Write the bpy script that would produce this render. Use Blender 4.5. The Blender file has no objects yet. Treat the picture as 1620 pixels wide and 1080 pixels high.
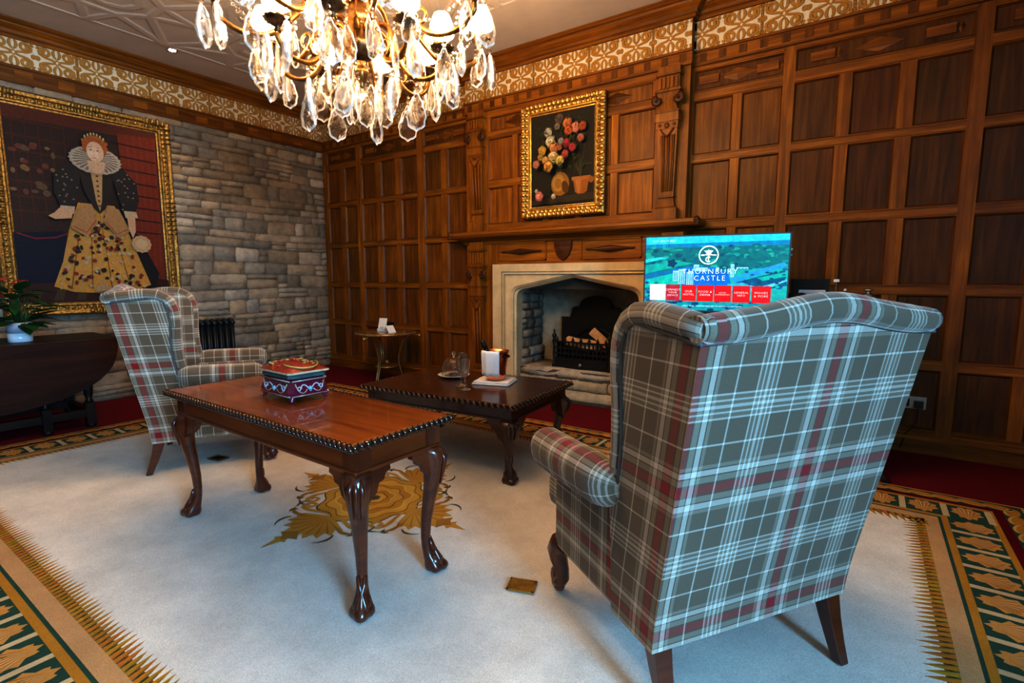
import bpy, math, random
from mathutils import Vector, Matrix
R = math.radians
sin, cos, pi = math.sin, math.cos, math.pi
scene = bpy.context.scene
COL = scene.collection
rnd = random.Random(7)

LAMP_W, WIN_W, EXPO = 27.0, 780.0, .38
SPOTS = []

# ------------------------------------------------------------------ mesh builder
def lerp(a, b, t): return a + (b - a) * t
def interp(tab, z):
    if z <= tab[0][0]: return tab[0][1]
    for (a, x), (b, y) in zip(tab, tab[1:]):
        if z <= b:
            t = (z - a) / (b - a) if b > a else 0
            return lerp(x, y, t)
    return tab[-1][1]
def smooth_tab(tab, z):
    n = len(tab)
    if z <= tab[0][0]: return tab[0][1]
    if z >= tab[-1][0]: return tab[-1][1]
    for i in range(n - 1):
        if z <= tab[i + 1][0]:
            z0, y0 = tab[i]; z1, y1 = tab[i + 1]
            m0 = (tab[i + 1][1] - tab[i - 1][1]) / (tab[i + 1][0] - tab[i - 1][0]) if i > 0 else (y1 - y0) / (z1 - z0)
            m1 = (tab[i + 2][1] - tab[i][1]) / (tab[i + 2][0] - tab[i][0]) if i < n - 2 else (y1 - y0) / (z1 - z0)
            h = z1 - z0; t = (z - z0) / h
            return (2*t**3-3*t*t+1)*y0 + (t**3-2*t*t+t)*h*m0 + (-2*t**3+3*t*t)*y1 + (t**3-t*t)*h*m1

class MB:
    def __init__(s):
        s.v = []; s.f = []; s.uv = []; s.c = []; s.sm = []; s.mi = []
        s.M = None
    def _p(s, p):
        p = Vector(p)
        return tuple(s.M @ p) if s.M is not None else tuple(p)
    def face(s, pts, col=(1, 1, 1), uv=None, smooth=False, mi=0):
        b = len(s.v)
        s.v += [s._p(p) for p in pts]
        s.f.append(list(range(b, b + len(pts)))); s.c.append(col); s.uv.append(uv); s.sm.append(smooth); s.mi.append(mi)
    def grid(s, rows, close_u=False, close_v=False, cap0=False, cap1=False, col=(1, 1, 1), smooth=True, uvscale=None, mi=0):
        # rows: list of rings (lists of points); close_u closes every ring
        b = len(s.v); n = len(rows[0]); m = len(rows)
        for r in rows: s.v += [s._p(p) for p in r]
        for i in range(m if close_v else m - 1):
            i2 = (i + 1) % m
            for j in range(n if close_u else n - 1):
                j2 = (j + 1) % n
                s.f.append([b + i*n + j, b + i*n + j2, b + i2*n + j2, b + i2*n + j])
                s.c.append(col(i, j) if callable(col) else col); s.sm.append(smooth); s.mi.append(mi)
                s.uv.append([(j*uvscale[0], i*uvscale[1]), ((j+1)*uvscale[0], i*uvscale[1]), ((j+1)*uvscale[0], (i+1)*uvscale[1]), (j*uvscale[0], (i+1)*uvscale[1])] if uvscale else None)
        cc = col(0, 0) if callable(col) else col
        if cap0: s.f.append([b + j for j in range(n)][::-1]); s.c.append(cc); s.sm.append(False); s.uv.append(None); s.mi.append(mi)
        if cap1: s.f.append([b + (m-1)*n + j for j in range(n)]); s.c.append(cc); s.sm.append(False); s.uv.append(None); s.mi.append(mi)
    def box(s, x0, x1, y0, y1, z0, z1, g='x', col=(1, 1, 1), mi=0):
        P = [(x, y, z) for x in (x0, x1) for y in (y0, y1) for z in (z0, z1)]
        o = (rnd.random()*7, rnd.random()*7)
        ax = 'xyz'.index(g)
        for q in ((0,1,3,2), (4,6,7,5), (0,4,5,1), (2,3,7,6), (0,2,6,4), (1,5,7,3)):
            pts = [P[i] for i in q]
            var = [k for k in range(3) if max(p[k] for p in pts) - min(p[k] for p in pts) > 1e-9]
            if len(var) < 2: var = [0, 1]
            a = ax if ax in var else var[0]; b2 = [k for k in var if k != a][0]
            s.face(pts, col, [(p[a] + o[0], p[b2] + o[1]) for p in pts], mi=mi)
    def lathe(s, prof, n=24, col=(1, 1, 1), c=(0, 0, 0), mod=None, smooth=True, a0=0, mi=0):
        rows = []
        for k, (r, z) in enumerate(prof):
            rows.append([(c[0] + (r*(mod(2*pi*j/n, k) if mod else 1))*cos(a0+2*pi*j/n), c[1] + (r*(mod(2*pi*j/n, k) if mod else 1))*sin(a0+2*pi*j/n), c[2] + z) for j in range(n)])
        s.grid(rows, True, cap0=prof[0][0] > 1e-4, cap1=prof[-1][0] > 1e-4, col=col, smooth=smooth, mi=mi)
    def tube(s, path, rad, n=10, col=(1, 1, 1), cap=True, up=(0, 0, 1), el=None, closed=False, mod=None, mi=0):
        P = [Vector(p) for p in path]; m = len(P)
        if not hasattr(rad, '__len__'): rad = [rad]*m
        if len(rad) != m: rad = [rad[min(len(rad)-1, int(i*len(rad)/m))] for i in range(m)]
        rows = []; prev = None
        for i in range(m):
            if closed: t = P[(i+1) % m] - P[i-1]
            else: t = P[min(i+1, m-1)] - P[max(i-1, 0)]
            t.normalize()
            if prev is None:
                u = Vector(up)
                if abs(u.dot(t)) > .95: u = Vector((1, 0, 0)) if abs(t.x) < .9 else Vector((0, 1, 0))
                a = (u - t*u.dot(t)).normalized()
            else:
                a = (prev - t*prev.dot(t)).normalized()
            prev = a; b = t.cross(a)
            e = el[i] if el and hasattr(el, '__len__') else (el or 1)
            rows.append([tuple(P[i] + a*(rad[i]*cos(2*pi*j/n)*(mod(2*pi*j/n, i) if mod else 1)) + b*(rad[i]*e*sin(2*pi*j/n)*(mod(2*pi*j/n, i) if mod else 1))) for j in range(n)])
        k0 = len(s.f)
        s.grid(rows, True, close_v=closed, cap0=cap and not closed, cap1=cap and not closed, col=col, mi=mi)
        cl = [0]
        for i in range(1, m + 1): cl.append(cl[-1] + (P[i % m] - P[i-1]).length)
        q = k0
        for i in range(m if closed else m - 1):
            for j in range(n):
                w0, w1 = 2*pi*rad[i]*j/n, 2*pi*rad[i]*(j+1)/n
                s.uv[q] = [(cl[i], w0), (cl[i], w1), (cl[i+1], w1), (cl[i+1], w0)]; q += 1
    def sphere(s, c, r, n=10, m=6, col=(1, 1, 1), sc=(1, 1, 1)):
        rows = []
        for i in range(m + 1):
            a = -pi/2 + pi*i/m; rr = max(cos(a), 1e-3)*r
            rows.append([(c[0]+rr*cos(2*pi*j/n)*sc[0], c[1]+rr*sin(2*pi*j/n)*sc[1], c[2]+r*sin(a)*sc[2]) for j in range(n)])
        s.grid(rows, True, cap0=True, cap1=True, col=col)
    def prism(s, poly, f0, f1, col=(1, 1, 1), side=None):
        # poly 2D, f0/f1 map (u,v)->3D for the two faces
        A = [f0(*p) for p in poly]; B = [f1(*p) for p in poly]
        s.face(A[::-1], col); s.face(B, col)
        n = len(poly)
        for i in range(n):
            j = (i + 1) % n
            s.face([A[i], A[j], B[j], B[i]], side or col)
    def build(s, name, mat, parent=None, box_uv=False, uvoff=(0, 0), bevel=0, bseg=2, sub=0, weld=False, solid=0):
        me = bpy.data.meshes.new(name)
        me.from_pydata(s.v, [], s.f)
        ca = me.color_attributes.new('Col', 'FLOAT_COLOR', 'CORNER')
        uvl = me.uv_layers.new(name='UVMap')
        cbuf = []; ubuf = []
        V = s.v
        for fi, f in enumerate(s.f):
            c = s.c[fi]; uv = s.uv[fi]
            if uv is None:
                p = me.polygons[fi]; nrm = p.normal; a = max(range(3), key=lambda k: abs(nrm[k]))
                uv = []
                for vi in f:
                    q = V[vi]
                    uv.append(((q[1], q[2]), (q[0], q[2]), (q[0], q[1]))[a])
            for k, vi in enumerate(f):
                cbuf += [c[0], c[1], c[2], 1.0]
                ubuf += [uv[k][0] + uvoff[0], uv[k][1] + uvoff[1]]
        ca.data.foreach_set('color', cbuf); uvl.data.foreach_set('uv', ubuf)
        me.polygons.foreach_set('use_smooth', s.sm)
        ms = mat if isinstance(mat, (list, tuple)) else [mat]
        for m_ in ms: me.materials.append(m_)
        if len(ms) > 1: me.polygons.foreach_set('material_index', s.mi)
        me.update()
        o = bpy.data.objects.new(name, me); COL.objects.link(o)
        if parent: o.parent = parent
        if weld:
            w = o.modifiers.new('w', 'WELD'); w.merge_threshold = 1e-5
        if bevel:
            w = o.modifiers.new('w', 'WELD'); w.merge_threshold = 1e-5
            b = o.modifiers.new('b', 'BEVEL'); b.width = bevel; b.segments = bseg; b.limit_method = 'ANGLE'; b.angle_limit = R(40)
        if sub:
            q = o.modifiers.new('s', 'SUBSURF'); q.levels = sub; q.render_levels = sub
        return o

def tag(o, label=None, cat=None, group=None, kind=None):
    if label: o['label'] = label
    if cat: o['category'] = cat
    if group: o['group'] = group
    if kind: o['kind'] = kind
    return o
def thing(name, label, cat, loc=(0, 0, 0), rz=0, group=None):
    o = bpy.data.objects.new(name, None); COL.objects.link(o); o.empty_display_size = .1
    o.location = loc; o.rotation_euler = (0, 0, rz)
    return tag(o, label, cat, group)
def struct(o): o['kind'] = 'structure'; return o
def copy_tree(o, parent=None):
    c = o.copy(); COL.objects.link(c); c.parent = parent
    for ch in list(o.children): copy_tree(ch, c)
    return c

# ------------------------------------------------------------------ materials
def newmat(name):
    m = bpy.data.materials.new(name); m.use_nodes = True
    nt = m.node_tree; b = nt.nodes['Principled BSDF']
    return m, nt, b
def N(nt, t, **k):
    n = nt.nodes.new(t)
    for a, v in k.items():
        if a in n.inputs.keys(): n.inputs[a].default_value = v
        else: setattr(n, a, v)
    return n
def c4(c): return (c[0], c[1], c[2], 1)
def ramp(nt, stops, mode='LINEAR'):
    r = nt.nodes.new('ShaderNodeValToRGB'); r.color_ramp.interpolation = mode
    e = r.color_ramp.elements
    while len(e) < len(stops): e.new(.5)
    for i, (p, c) in enumerate(stops): e[i].position = p; e[i].color = c4(c)
    return r
def mulcol(nt, a, b):
    m = nt.nodes.new('ShaderNodeMix'); m.data_type = 'RGBA'; m.blend_type = 'MULTIPLY'; m.inputs[0].default_value = 1
    nt.links.new(a, m.inputs[6]); nt.links.new(b, m.inputs[7]); return m.outputs[2]
def colattr(nt):
    a = nt.nodes.new('ShaderNodeAttribute'); a.attribute_name = 'Col'; return a.outputs['Color']
def bump(nt, b, h, s=.2, d=.01):
    n = N(nt, 'ShaderNodeBump', Strength=s, Distance=d); nt.links.new(h, n.inputs['Height']); nt.links.new(n.outputs[0], b.inputs['Normal'])

def wood(name, dark, mid, light, rough=.4, coat=0, scale=(1.6, 26), bs=.08, crough=.08):
    m, nt, b = newmat(name)
    uv = N(nt, 'ShaderNodeUVMap')
    mp = N(nt, 'ShaderNodeMapping'); mp.inputs['Scale'].default_value = (scale[0], scale[1], 1)
    nt.links.new(uv.outputs[0], mp.inputs[0])
    no = N(nt, 'ShaderNodeTexNoise', Scale=1.0, Detail=6.0, Roughness=.62, Distortion=.6)
    nt.links.new(mp.outputs[0], no.inputs['Vector'])
    r = ramp(nt, [(.28, dark), (.5, mid), (.74, light)]); nt.links.new(no.outputs[0], r.inputs[0])
    n2 = N(nt, 'ShaderNodeTexNoise', Scale=2.3, Detail=3.0)
    nt.links.new(uv.outputs[0], n2.inputs['Vector'])
    r2 = ramp(nt, [(.3, (.72, .72, .72)), (.7, (1.15, 1.15, 1.15))]); nt.links.new(n2.outputs[0], r2.inputs[0])
    o = mulcol(nt, mulcol(nt, r.outputs[0], r2.outputs[0]), colattr(nt))
    nt.links.new(o, b.inputs['Base Color'])
    b.inputs['Roughness'].default_value = rough
    b.inputs['Coat Weight'].default_value = coat; b.inputs['Coat Roughness'].default_value = crough
    if coat < .12: b.inputs['Specular IOR Level'].default_value = .3
    bump(nt, b, no.outputs[0], bs, .004)
    return m
def plain(name, col, rough=.5, metal=0, noise=0, nscale=30, bs=0, coat=0, attr=False, var=.25, emit=None, es=0, trans=0, spec=None):
    m, nt, b = newmat(name)
    b.inputs['Roughness'].default_value = rough; b.inputs['Metallic'].default_value = metal
    b.inputs['Coat Weight'].default_value = coat
    if spec is not None: b.inputs['Specular IOR Level'].default_value = spec
    tc = N(nt, 'ShaderNodeTexCoord')
    no = N(nt, 'ShaderNodeTexNoise', Scale=float(nscale), Detail=4.0, Roughness=.6)
    nt.links.new(tc.outputs['Object'], no.inputs['Vector'])
    r = ramp(nt, [(.3, tuple(x*(1-var) for x in col)), (.7, tuple(min(x*(1+var), 1) for x in col))]); nt.links.new(no.outputs[0], r.inputs[0])
    o = r.outputs[0]
    if attr: o = mulcol(nt, o, colattr(nt))
    nt.links.new(o, b.inputs['Base Color'])
    if bs: bump(nt, b, no.outputs[0], bs, .01)
    if emit: b.inputs['Emission Color'].default_value = c4(emit); b.inputs['Emission Strength'].default_value = es
    if trans: b.inputs['Transmission Weight'].default_value = trans
    return m
def glass(name, col=(1, 1, 1), rough=.0, ior=1.5, shadow=.0):
    m, nt, b = newmat(name)
    b.inputs['Base Color'].default_value = c4(col); b.inputs['Roughness'].default_value = rough
    b.inputs['Transmission Weight'].default_value = 1; b.inputs['IOR'].default_value = ior
    return m

OAK = wood('oak_panelling', (.125, .038, .003), (.25, .086, .005), (.41, .160, .010), .45, .0, crough=.3)
OAKD = wood('oak_dark', (.035, .010, .003), (.085, .026, .007), (.15, .05, .012), .4, .1, crough=.3)
MAHOG = wood('mahogany_polished', (.15, .032, .005), (.32, .080, .011), (.46, .135, .018), .28, .7, (1.2, 16), .02, .05)
MAHOGL = wood('mahogany_leg', (.050, .009, .004), (.105, .020, .006), (.17, .036, .010), .3, .6, (1.2, 16), .03, .12)
WALNUT = wood('walnut_polished', (.030, .009, .004), (.065, .020, .008), (.11, .036, .013), .3, .6, (1.2, 16), .02, .08)
BLACKW = wood('black_oak', (.008, .004, .003), (.018, .008, .005), (.03, .014, .008), .45, .1, (1.2, 18), .03, .12)
GOLD = plain('gilt', (.62, .37, .10), .33, .9, 1, 60, .35, var=.45)
GOLDF = plain('gilt_antique', (.34, .20, .055), .42, .75, 1, 45, .5, var=.65)
BRONZE = plain('bronze', (.24, .13, .045), .3, .95, 1, 40, .15, var=.4)
BRONZED = plain('bronze_dark', (.10, .065, .035), .35, .9, 1, 40, .2, var=.4)
BRASS = plain('brass', (.6, .42, .14), .3, .95, 1, 30, .05, var=.2)
IRON = plain('black_iron', (.012, .011, .010), .5, .4, 1, 40, .3, var=.3)
LIME = plain('limestone', (.62, .50, .33), .8, 0, 1, 9, .15, var=.14)
LIMEG = plain('limestone_grey', (.36, .36, .33), .85, 0, 1, 7, .2, var=.2)
SOOT = plain('sooted_render', (.20, .17, .13), .9, 0, 1, 4, .2, var=.5)
PLASTER = plain('ceiling_plaster', (.62, .54, .46), .9, 0, 1, 5, .04, var=.05)
WALLP = plain('plain_plaster', (.36, .31, .25), .9, 0, 1, 5, .04, var=.05)
CERAM = plain('white_ceramic', (.75, .75, .76), .25, 0, coat=.3, var=.03, attr=True)
LINEN = plain('white_linen', (.82, .82, .84), .9, 0, 1, 200, .1, var=.05)
PAPER = plain('white_card', (.80, .78, .76), .8, 0, attr=True, var=.02)
COPPER = plain('copper', (.85, .34, .18), .18, 1, 1, 12, .03, var=.1)
BLACKP = plain('black_plastic', (.008, .008, .009), .35, 0, var=.1)
def thin_glass(name, k, col):
    # clear pane: see-through, with reflections growing at grazing angles, plus a share of true refraction
    m, nt, b = newmat(name); out = nt.nodes['Material Output']
    b.inputs['Base Color'].default_value = c4(col); b.inputs['Roughness'].default_value = .0; b.inputs['Transmission Weight'].default_value = 1; b.inputs['IOR'].default_value = 1.5
    tr = N(nt, 'ShaderNodeBsdfTransparent'); tr.inputs[0].default_value = c4(col)
    mx = N(nt, 'ShaderNodeMixShader'); mx.inputs[0].default_value = k
    nt.links.new(tr.outputs[0], mx.inputs[1]); nt.links.new(b.outputs[0], mx.inputs[2]); nt.links.new(mx.outputs[0], out.inputs[0]); return m
GLASSM = thin_glass('clear_glass', .85, (1, 1, 1))
CRYST = thin_glass('cut_crystal', .5, (1, .99, .97))
BOTTLE = plain('dark_bottle_glass', (.008, .014, .009), .08, 0, coat=.5, var=.1)
def _rim():
    m = plain('crystal_rim_glint', (.92, .89, .84), .12, 0, var=.02); nt = m.node_tree; out = nt.nodes['Material Output']  # white facets paint in the bright edge that clear glass shows by refraction
    tr = N(nt, 'ShaderNodeBsdfTransparent'); mx = N(nt, 'ShaderNodeMixShader'); mx.inputs[0].default_value = .5
    nt.links.new(tr.outputs[0], mx.inputs[1]); nt.links.new(nt.nodes['Principled BSDF'].outputs[0], mx.inputs[2]); nt.links.new(mx.outputs[0], out.inputs[0]); return m
RIM = _rim()
CORD = plain('piping_cord', (.105, .095, .085), .9, 0, 1, 300, .2, var=.2)
RADM = plain('anthracite_radiator', (.022, .027, .032), .3, .3, var=.1)
LEAFM = plain('leaf', (.02, .075, .018), .35, 0, coat=.2, var=.4, nscale=20)
PETAL = plain('red_petal', (.62, .012, .012), .3, 0, coat=.3, var=.2)
ARTM = plain('painted_colour', (1, 1, 1), .55, 0, 1, 35, .03, attr=True, var=.12)
ARTG = plain('varnished_canvas', (1, 1, 1), .6, 0, 1, 55, .06, attr=True, var=.28, spec=.2)
PLASTG = plain('gilded_plaster', (1, 1, 1), .6, 0, 1, 40, .1, attr=True, var=.15)
SHADEM = plain('lit_shade', (1, .93, .8), .5, 0, emit=(1, .86, .62), es=5, var=.02)
def _sh():
    nt = SHADEM.node_tree; out = nt.nodes['Material Output']; tr = N(nt, 'ShaderNodeBsdfTransparent'); mx = N(nt, 'ShaderNodeMixShader'); mx.inputs[0].default_value = .45
    nt.links.new(tr.outputs[0], mx.inputs[1]); nt.links.new(nt.nodes['Principled BSDF'].outputs[0], mx.inputs[2]); nt.links.new(mx.outputs[0], out.inputs[0])
_sh()
CANDLE = plain('candle_sleeve', (.75, .45, .16), .5, 0, var=.1, emit=(1, .55, .15), es=.35)
LAMPW = plain('downlight_lens', (1, 1, 1), .4, emit=(.95, .97, 1), es=40, var=.01)
LACQ = plain('casket_lacquer', (1, 1, 1), .22, 0, 1, 50, .15, attr=True, var=.35, coat=.6)
LOGM = plain('split_log', (.62, .36, .17), .85, 0, 1, 18, .3, var=.2)
STEEL = plain('chrome', (.6, .6, .62), .15, 1, var=.05)

def mk_carpet():
    m, nt, b = newmat('red_carpet')
    tc = N(nt, 'ShaderNodeTexCoord')
    no = N(nt, 'ShaderNodeTexNoise', Scale=260.0, Detail=3.0); nt.links.new(tc.outputs['Object'], no.inputs['Vector'])
    r = ramp(nt, [(.3, (.085, .002, .006)), (.7, (.19, .006, .014))]); nt.links.new(no.outputs[0], r.inputs[0])
    nt.links.new(r.outputs[0], b.inputs['Base Color']); b.inputs['Roughness'].default_value = .95
    b.inputs['Specular IOR Level'].default_value = .15
    bump(nt, b, no.outputs[0], .5, .004); return m
CARPET = mk_carpet()
def mk_rug():
    m, nt, b = newmat('wool_rug')
    tc = N(nt, 'ShaderNodeTexCoord')
    no = N(nt, 'ShaderNodeTexNoise', Scale=320.0, Detail=2.0); nt.links.new(tc.outputs['Object'], no.inputs['Vector'])
    n2 = N(nt, 'ShaderNodeTexNoise', Scale=3.5, Detail=5.0, Roughness=.65); nt.links.new(tc.outputs['Object'], n2.inputs['Vector'])
    r = ramp(nt, [(.3, (.78, .78, .78)), (.7, (1.08, 1.08, 1.08))]); nt.links.new(no.outputs[0], r.inputs[0])
    r2 = ramp(nt, [(.35, (.86, .86, .86)), (.65, (1.04, 1.04, 1.04))]); nt.links.new(n2.outputs[0], r2.inputs[0])
    o = mulcol(nt, mulcol(nt, r.outputs[0], r2.outputs[0]), colattr(nt))
    nt.links.new(o, b.inputs['Base Color']); b.inputs['Roughness'].default_value = .95; b.inputs['Specular IOR Level'].default_value = .1
    bump(nt, b, no.outputs[0], .45, .004); return m
RUGM = mk_rug()
def mk_stone(name, dark=1.0):
    m, nt, b = newmat(name)
    tc = N(nt, 'ShaderNodeTexCoord')
    no = N(nt, 'ShaderNodeTexNoise', Scale=14.0, Detail=8.0, Roughness=.7); nt.links.new(tc.outputs['Object'], no.inputs['Vector'])
    n2 = N(nt, 'ShaderNodeTexNoise', Scale=3.0, Detail=4.0); nt.links.new(tc.outputs['Object'], n2.inputs['Vector'])
    r = ramp(nt, [(.25, (.62, .60, .58)), (.5, (.97, .95, .93)), (.75, (1.2, 1.17, 1.12))]); nt.links.new(no.outputs[0], r.inputs[0])
    r2 = ramp(nt, [(.3, (.75*dark, .74*dark, .74*dark)), (.7, (1.15*dark, 1.1*dark, 1.0*dark))]); nt.links.new(n2.outputs[0], r2.inputs[0])
    o = mulcol(nt, mulcol(nt, r.outputs[0], r2.outputs[0]), colattr(nt))
    nt.links.new(o, b.inputs['Base Color']); b.inputs['Roughness'].default_value = .9; b.inputs['Specular IOR Level'].default_value = .2
    bump(nt, b, no.outputs[0], .7, .02); return m
STONE = mk_stone('rubble_stone')
def mk_plaid():
    m, nt, b = newmat('tartan_wool')
    P = .43
    OL = (.135, .098, .064); CR = (.58, .51, .42); RD = (.27, .010, .016); BR = (.085, .048, .030); LT = (.28, .238, .175); MD = (.20, .165, .115)
    half = [(0, RD), (.030, BR), (.040, LT), (.082, BR), (.089, CR), (.125, BR), (.132, LT), (.155, OL),
            (.268, CR), (.279, OL), (.425, CR), (.436, MD), (.458, CR), (.469, MD), (.491, CR)]
    st = list(half)
    # mirrored second half
    edges = [h[0] for h in half] + [.5]
    for i in range(len(half) - 1, -1, -1):
        st.append((1 - edges[i + 1], half[i][1]))
    st2 = []
    for p, c in st:
        if st2 and st2[-1][1] == c: continue
        st2.append((p, c))
    st2 = st2[:32]
    uv = N(nt, 'ShaderNodeUVMap'); sep = N(nt, 'ShaderNodeSeparateXYZ'); nt.links.new(uv.outputs[0], sep.inputs[0])
    outs = []
    for k in range(2):
        d = N(nt, 'ShaderNodeMath', operation='DIVIDE'); d.inputs[1].default_value = P; nt.links.new(sep.outputs[k], d.inputs[0])
        fr = N(nt, 'ShaderNodeMath', operation='FRACT'); nt.links.new(d.outputs[0], fr.inputs[0])
        r = ramp(nt, st2, 'CONSTANT'); nt.links.new(fr.outputs[0], r.inputs[0]); outs.append(r.outputs[0])
    mx = nt.nodes.new('ShaderNodeMix'); mx.data_type = 'RGBA'; mx.inputs[0].default_value = .5
    nt.links.new(outs[0], mx.inputs[6]); nt.links.new(outs[1], mx.inputs[7])
    no = N(nt, 'ShaderNodeTexNoise', Scale=420.0, Detail=2.0); nt.links.new(uv.outputs[0], no.inputs['Vector'])
    r3 = ramp(nt, [(.3, (.8, .8, .8)), (.7, (1.12, 1.12, 1.12))]); nt.links.new(no.outputs[0], r3.inputs[0])
    o = mulcol(nt, mx.outputs[2], r3.outputs[0])
    nt.links.new(o, b.inputs['Base Color']); b.inputs['Roughness'].default_value = .9
    b.inputs['Sheen Weight'].default_value = .25; b.inputs['Specular IOR Level'].default_value = .15
    bump(nt, b, no.outputs[0], .35, .002); return m
PLAID = mk_plaid()
def mk_screen():
    m, nt, b = newmat('lit_screen')
    a = colattr(nt); b.inputs['Base Color'].default_value = (.01, .01, .01, 1); b.inputs['Roughness'].default_value = .25
    tc = N(nt, 'ShaderNodeTexCoord'); no = N(nt, 'ShaderNodeTexNoise', Scale=22.0, Detail=6.0, Roughness=.7); nt.links.new(tc.outputs['Object'], no.inputs['Vector'])
    r = ramp(nt, [(.35, (.72, .75, .8)), (.65, (1.15, 1.12, 1.08))]); nt.links.new(no.outputs[0], r.inputs[0])
    nt.links.new(mulcol(nt, a, r.outputs[0]), b.inputs['Emission Color']); b.inputs['Emission Strength'].default_value = 1.45
    return m
SCREEN = mk_screen()
SCRTXT = plain('screen_white', (1, 1, 1), .5, emit=(1, 1, 1), es=1.15, var=.01)

# ------------------------------------------------------------------ flat art helper
class Art:
    """coloured shapes laid in thin layers on a plane; f(u,v,h)->3D"""
    def __init__(s, f, step=.0004): s.mb = MB(); s.f = f; s.h = 0; s.step = step
    def poly(s, pts, col):
        s.h += s.step; s.mb.face([s.f(u, v, s.h) for u, v in pts], col); 
    def lay(s): s.h += s.step
    def flat(s, pts, col): s.mb.face([s.f(u, v, s.h) for u, v in pts], col)
    def rect(s, u0, u1, v0, v1, col): s.poly([(u0, v0), (u1, v0), (u1, v1), (u0, v1)], col)
    def ell(s, u, v, a, b, col, n=18, rot=0, wob=0, k=0, ph=0):
        s.poly([(u + cos(rot)*a*(1+wob*cos(k*t+ph))*cos(t) - sin(rot)*b*(1+wob*cos(k*t+ph))*sin(t),
                 v + sin(rot)*a*(1+wob*cos(k*t+ph))*cos(t) + cos(rot)*b*(1+wob*cos(k*t+ph))*sin(t)) for t in [2*pi*i/n for i in range(n)]], col)
    def stroke(s, pts, w, col, lay=True):
        if lay: s.h += s.step
        n = len(pts)
        if not hasattr(w, '__len__'): w = [w]*n
        if len(w) != n: w = [w[min(len(w)-1, int(i*len(w)/n))] for i in range(n)]
        L = []; Rr = []
        for i in range(n):
            a = pts[max(i-1, 0)]; b = pts[min(i+1, n-1)]
            dx, dy = b[0]-a[0], b[1]-a[1]; l = math.hypot(dx, dy) or 1
            nx, ny = -dy/l, dx/l
            L.append((pts[i][0]+nx*w[i]/2, pts[i][1]+ny*w[i]/2)); Rr.append((pts[i][0]-nx*w[i]/2, pts[i][1]-ny*w[i]/2))
        for i in range(n-1):
            s.flat([L[i], Rr[i], Rr[i+1], L[i+1]], col)
def bez(p0, p1, p2, p3, n=10):
    return [tuple((1-t)**3*p0[k]+3*(1-t)**2*t*p1[k]+3*(1-t)*t*t*p2[k]+t**3*p3[k] for k in range(2)) for t in [i/n for i in range(n+1)]]
def spiral(cx, cy, r0, r1, a0, a1, n=18):
    return [(cx + lerp(r0, r1, i/n)*cos(lerp(a0, a1, i/n)), cy + lerp(r0, r1, i/n)*sin(lerp(a0, a1, i/n))) for i in range(n+1)]

# ------------------------------------------------------------------ room constants
XL, YB, CZ = -6.17, 4.45, 3.37
XR, YF = 2.7, -1.7
BX0, BX1, YP = -3.60, -1.28, 4.37           # chimney breast and its face
FZ0, FZ1 = 3.01, 3.25

# floor, ceiling
mb = MB(); mb.face([(XL-.1, YF-.1, 0), (XR+.1, YF-.1, 0), (XR+.1, YB+.7, 0), (XL-.1, YB+.7, 0)])
struct(mb.build('floor', CARPET))
mb = MB(); mb.face([(XL-.1, YF-.1, CZ), (XL-.1, YB+.2, CZ), (XR+.1, YB+.2, CZ), (XR+.1, YF-.1, CZ)])
# strapwork ribs of the plaster ceiling
def rib(a, b, w=.045, h=.006):
    a = Vector((a[0], a[1], 0)); b = Vector((b[0], b[1], 0)); d = (b-a).normalized(); n = Vector((-d.y, d.x, 0)); h = h*rnd.uniform(.8, 1.25)
    for off, ww in ((0, w), ):
        p = [a+n*ww, a+n*ww*.55, a-n*ww*.55, a-n*ww]; q = [b+n*ww, b+n*ww*.55, b-n*ww*.55, b-n*ww]
        hz = [CZ-.0005, CZ-h, CZ-h, CZ-.0005]
        for i in range(3):
            mb.face([(p[i].x, p[i].y, hz[i]), (p[i+1].x, p[i+1].y, hz[i+1]), (q[i+1].x, q[i+1].y, hz[i+1]), (q[i].x, q[i].y, hz[i])])
cx0, cx1, cy0, cy1 = -5.56, 1.6, -1.2, 3.58
rib((cx0, cy0), (cx0, cy1), .02); rib((cx0, cy1), (cx1, cy1), .02)
T = 1.19
def clip(a, b):
    def ins(p): return cx0 <= p[0] <= cx1 and cy0 <= p[1] <= cy1
    pts = [(lerp(a[0], b[0], i/24), lerp(a[1], b[1], i/24)) for i in range(25)]
    k = [p for p in pts if ins(p)]
    if len(k) > 1: rib(k[0], k[-1])
i = 0
for gx in range(-1, 7):
    for gy in range(-1, 5):
        ox = cx0 + gx*T; oy = cy1 - .04 - (gy+1)*T
        q = lambda u, v: (ox+u*T, oy+v*T)
        # star of pointed frames round an octagon
        s8 = [(.5+.27*cos(R(22.5+45*k)), .5+.27*sin(R(22.5+45*k))) for k in range(8)]
        for k in range(8): clip(q(*s8[k]), q(*s8[(k+1) % 8]))
        s4 = [(.5+.15*cos(R(45*k)), .5+.15*sin(R(45*k))) for k in range(8)]
        for k in range(8): clip(q(*s4[k]), q(*s4[(k+1) % 8]))
        for (u, v), (k1, k2) in zip(((1, .5), (.5, 1), (0, .5), (.5, 0)), ((7, 0), (1, 2), (3, 4), (5, 6))):
            clip(q(*s8[k1]), q(u, v)); clip(q(*s8[k2]), q(u, v))
        for (u, v), (k1, k2) in zip(((1, 1), (0, 1), (0, 0), (1, 0)), ((0, 1), (2, 3), (4, 5), (6, 7))):
            clip(q(*s8[k1]), q(u, v)); clip(q(*s8[k2]), q(u, v))
struct(mb.build('ceiling', PLASTER))

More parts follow.
